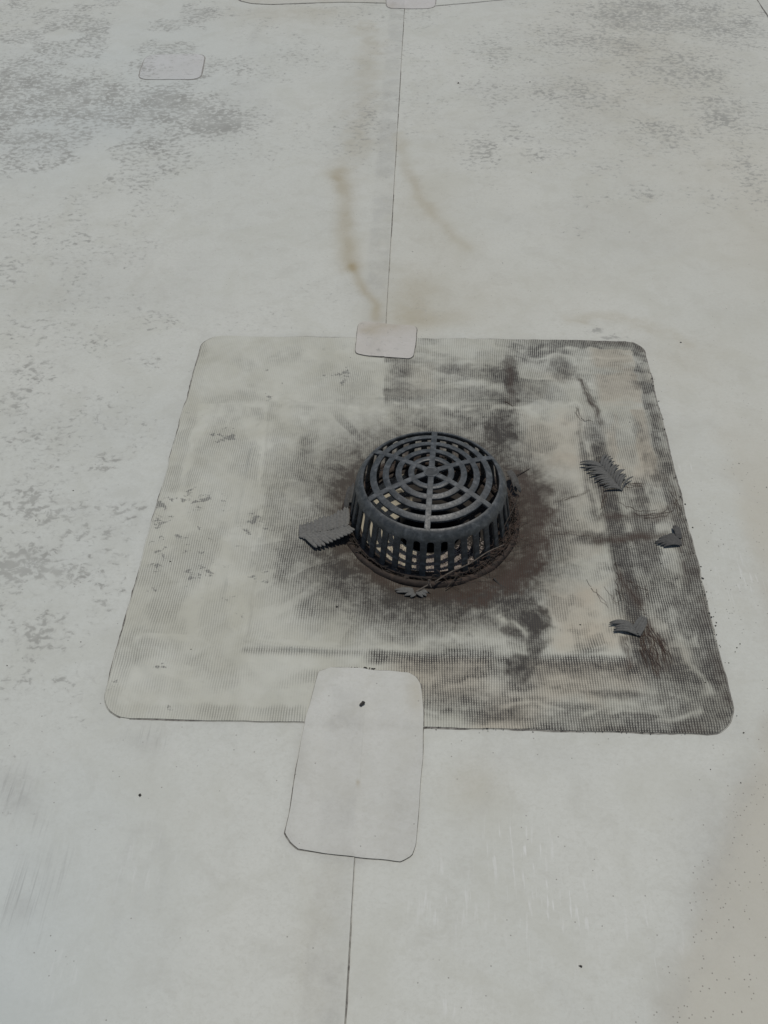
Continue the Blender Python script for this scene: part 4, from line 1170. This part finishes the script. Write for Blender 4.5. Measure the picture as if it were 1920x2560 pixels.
# leaf litter and fibres packed between strainer and ring
bm = bmesh.new()
for i in range(520):
    a = random.uniform(-PI, PI)
    if i % 3 == 0: a = random.gauss(-.3, .7)
    r = random.uniform(.176, .196); z = random.uniform(-.020, -.006)
    L_ = random.uniform(.006, .028); th = a + PI / 2 + random.gauss(0, .5)
    p = Vector((DC[0] + r * math.cos(a), DC[1] + r * math.sin(a), z))
    d = Vector((math.cos(th), math.sin(th), random.gauss(0, .25))) * L_ * .5
    tube(bm, [p - d, p + Vector((0, 0, .002)), p + d], random.uniform(.0005, .0016), .0004, 4)
tag(bm_obj('leaf_litter', bm, M_TWIG), 'dark shredded leaf litter packed round the strainer foot', 'leaf litter', kind='stuff')
bm = bmesh.new()
for i in range(120):
    a = random.gauss(-.35, .5); r = random.uniform(.178, .205)
    p = np.array((DC[0] + r * math.cos(a), DC[1] + r * math.sin(a), random.uniform(-.014, .018)))
    pts = [p]
    d = np.array((math.cos(a + PI / 2 + random.gauss(0, .9)), math.sin(a + PI / 2 + random.gauss(0, .9)), random.gauss(0, .3)))
    for k in range(5):
        d = d + rng.normal(0, .35, 3); d /= np.linalg.norm(d)
        q = pts[-1] + d * random.uniform(.006, .014); q[2] = max(-.016, min(.03, q[2] - .0015))
        pts.append(q)
    tube(bm, curve_pts(pts, 3), .00055, .0003, 3)
tag(bm_obj('fibre_tangle', bm, M_ROOT), 'thin brown fibres tangled against the right side of the drain', 'fibres', kind='stuff')

# rootlet tangles lying on the flashing (drawn as random walks along their run)
def tangle(runs, label, count, r=.0006, spread=.012, steps=9):
    bm = bmesh.new()
    for run in runs:
        P = [np.array(W2(u, v)) for u, v in run]
        C = np.array(curve_pts(P, 6))
        for k in range(count):
            i0 = random.randint(0, max(0, len(C) - 6)); n = random.randint(4, min(len(C) - i0, steps + 4)) if len(C) - i0 > 4 else len(C) - i0
            off = rng.normal(0, spread * .5, 2); pts = []
            ph = random.uniform(0, 6)
            for j in range(n):
                q = C[i0 + j] + off + rng.normal(0, spread * .16, 2) + spread * .35 * np.array((math.sin(ph + j * .9), math.cos(ph * 1.3 + j * .7)))
                pts.append((q[0], q[1], gz(q[0], q[1]) + .0006 + .0012 * random.random()))
            if len(pts) > 2: tube(bm, curve_pts(pts, 3), r * random.uniform(.6, 1.2), r * .5, 3)
    tag(bm_obj('rootlets', bm, M_ROOT), label, 'rootlets', kind='stuff')
tangle([[(1325, 1215), (1345, 1245), (1365, 1280), (1385, 1310), (1400, 1330)], [(1330, 1240), (1340, 1290), (1345, 1330)], [(1345, 1250), (1385, 1270), (1400, 1310)]], 'brown rootlets trailing down the dark strip above the V shaped leaf', 6, .00042)
tangle([[(1390, 1350), (1405, 1380), (1410, 1420), (1425, 1460)], [(1400, 1355), (1430, 1395), (1440, 1440)], [(1390, 1365), (1388, 1400), (1400, 1440)]], 'brown rootlets fanning out below the V shaped leaf', 14, .0006, .007)
tangle([[(1340, 1090), (1380, 1112), (1430, 1110), (1465, 1080)], [(1330, 1040), (1370, 1050), (1420, 1050)], [(1440, 1040), (1455, 1080), (1470, 1120)], [(1310, 1060), (1300, 1110)]], 'brown rootlets spread between the fern leaf and the folded leaf', 6, .0005, .010)
tangle([[(1250, 820), (1272, 860), (1290, 910), (1295, 930)], [(1245, 885), (1250, 905), (1275, 912)], [(1085, 870), (1100, 875), (1115, 880)]], 'dark rootlets along the far corner of the inner fold', 5, .0004, .006)
tangle([[(1260, 1250), (1290, 1275), (1320, 1310)], [(1300, 1255), (1325, 1290), (1330, 1310)], [(1200, 1075), (1240, 1068), (1275, 1062)], [(1180, 1145), (1230, 1150), (1280, 1155)], [(1345, 1370), (1350, 1395), (1352, 1440)]], 'sparse dark hair fine rootlets on the beige floor right of the drain', 3, .0004, .008)

# crumbs
bm = bmesh.new()
for i in range(46):
    y = random.uniform(-.58, .45); x = .6 + random.gauss(.002, .004)
    if random.random() < .3: y = random.gauss(-.35, .12)
    rock(bm, (x, y, gz(x, y) + .0008), random.uniform(.0008, .0026), i + 900)
for i in range(60):
    x = random.uniform(-.1, .5); y = -.6 - abs(random.gauss(0, .003))
    rock(bm, (x, y, gz(x, y) + .0006), random.uniform(.0006, .0016), i + 1200)
for i in range(26):
    p = at(random.uniform(735, 810), 1447 + random.uniform(-3, 2)); rock(bm, (p[0], p[1], gz(p[0], p[1]) + .0008), random.uniform(.0010, .0024), i + 1300)
tag(bm_obj('dirt_crumbs', bm, M_CRUMB), 'black dirt crumbs caught along the cut edges of the flashing', 'dirt crumbs', kind='stuff')
bm = bmesh.new()
for i in range(50):
    u = random.uniform(0, 1659); v = random.uniform(150, 1500)
    if i < 14: u = random.uniform(1480, 1659); v = random.uniform(1000, 1700)
    p = at(u, v); rock(bm, (p[0], p[1], gz(p[0], p[1]) + .0006), random.uniform(.0008, .0020), i + 2000)
for u, v, s in [(1255, 2088, .0045), (990, 180, .006), (1145, 177, .004), (303, 1718, .004), (727, 1308, .003), (1470, 740, .003), (1255, 1345, .003)]:
    p = at(u, v); rock(bm, (p[0], p[1], gz(p[0], p[1]) + .001), s * .8, int(u))
tag(bm_obj('scattered_specks', bm, M_CRUMB), 'tiny dark specks of debris scattered over the pale roof', 'debris specks', kind='stuff')
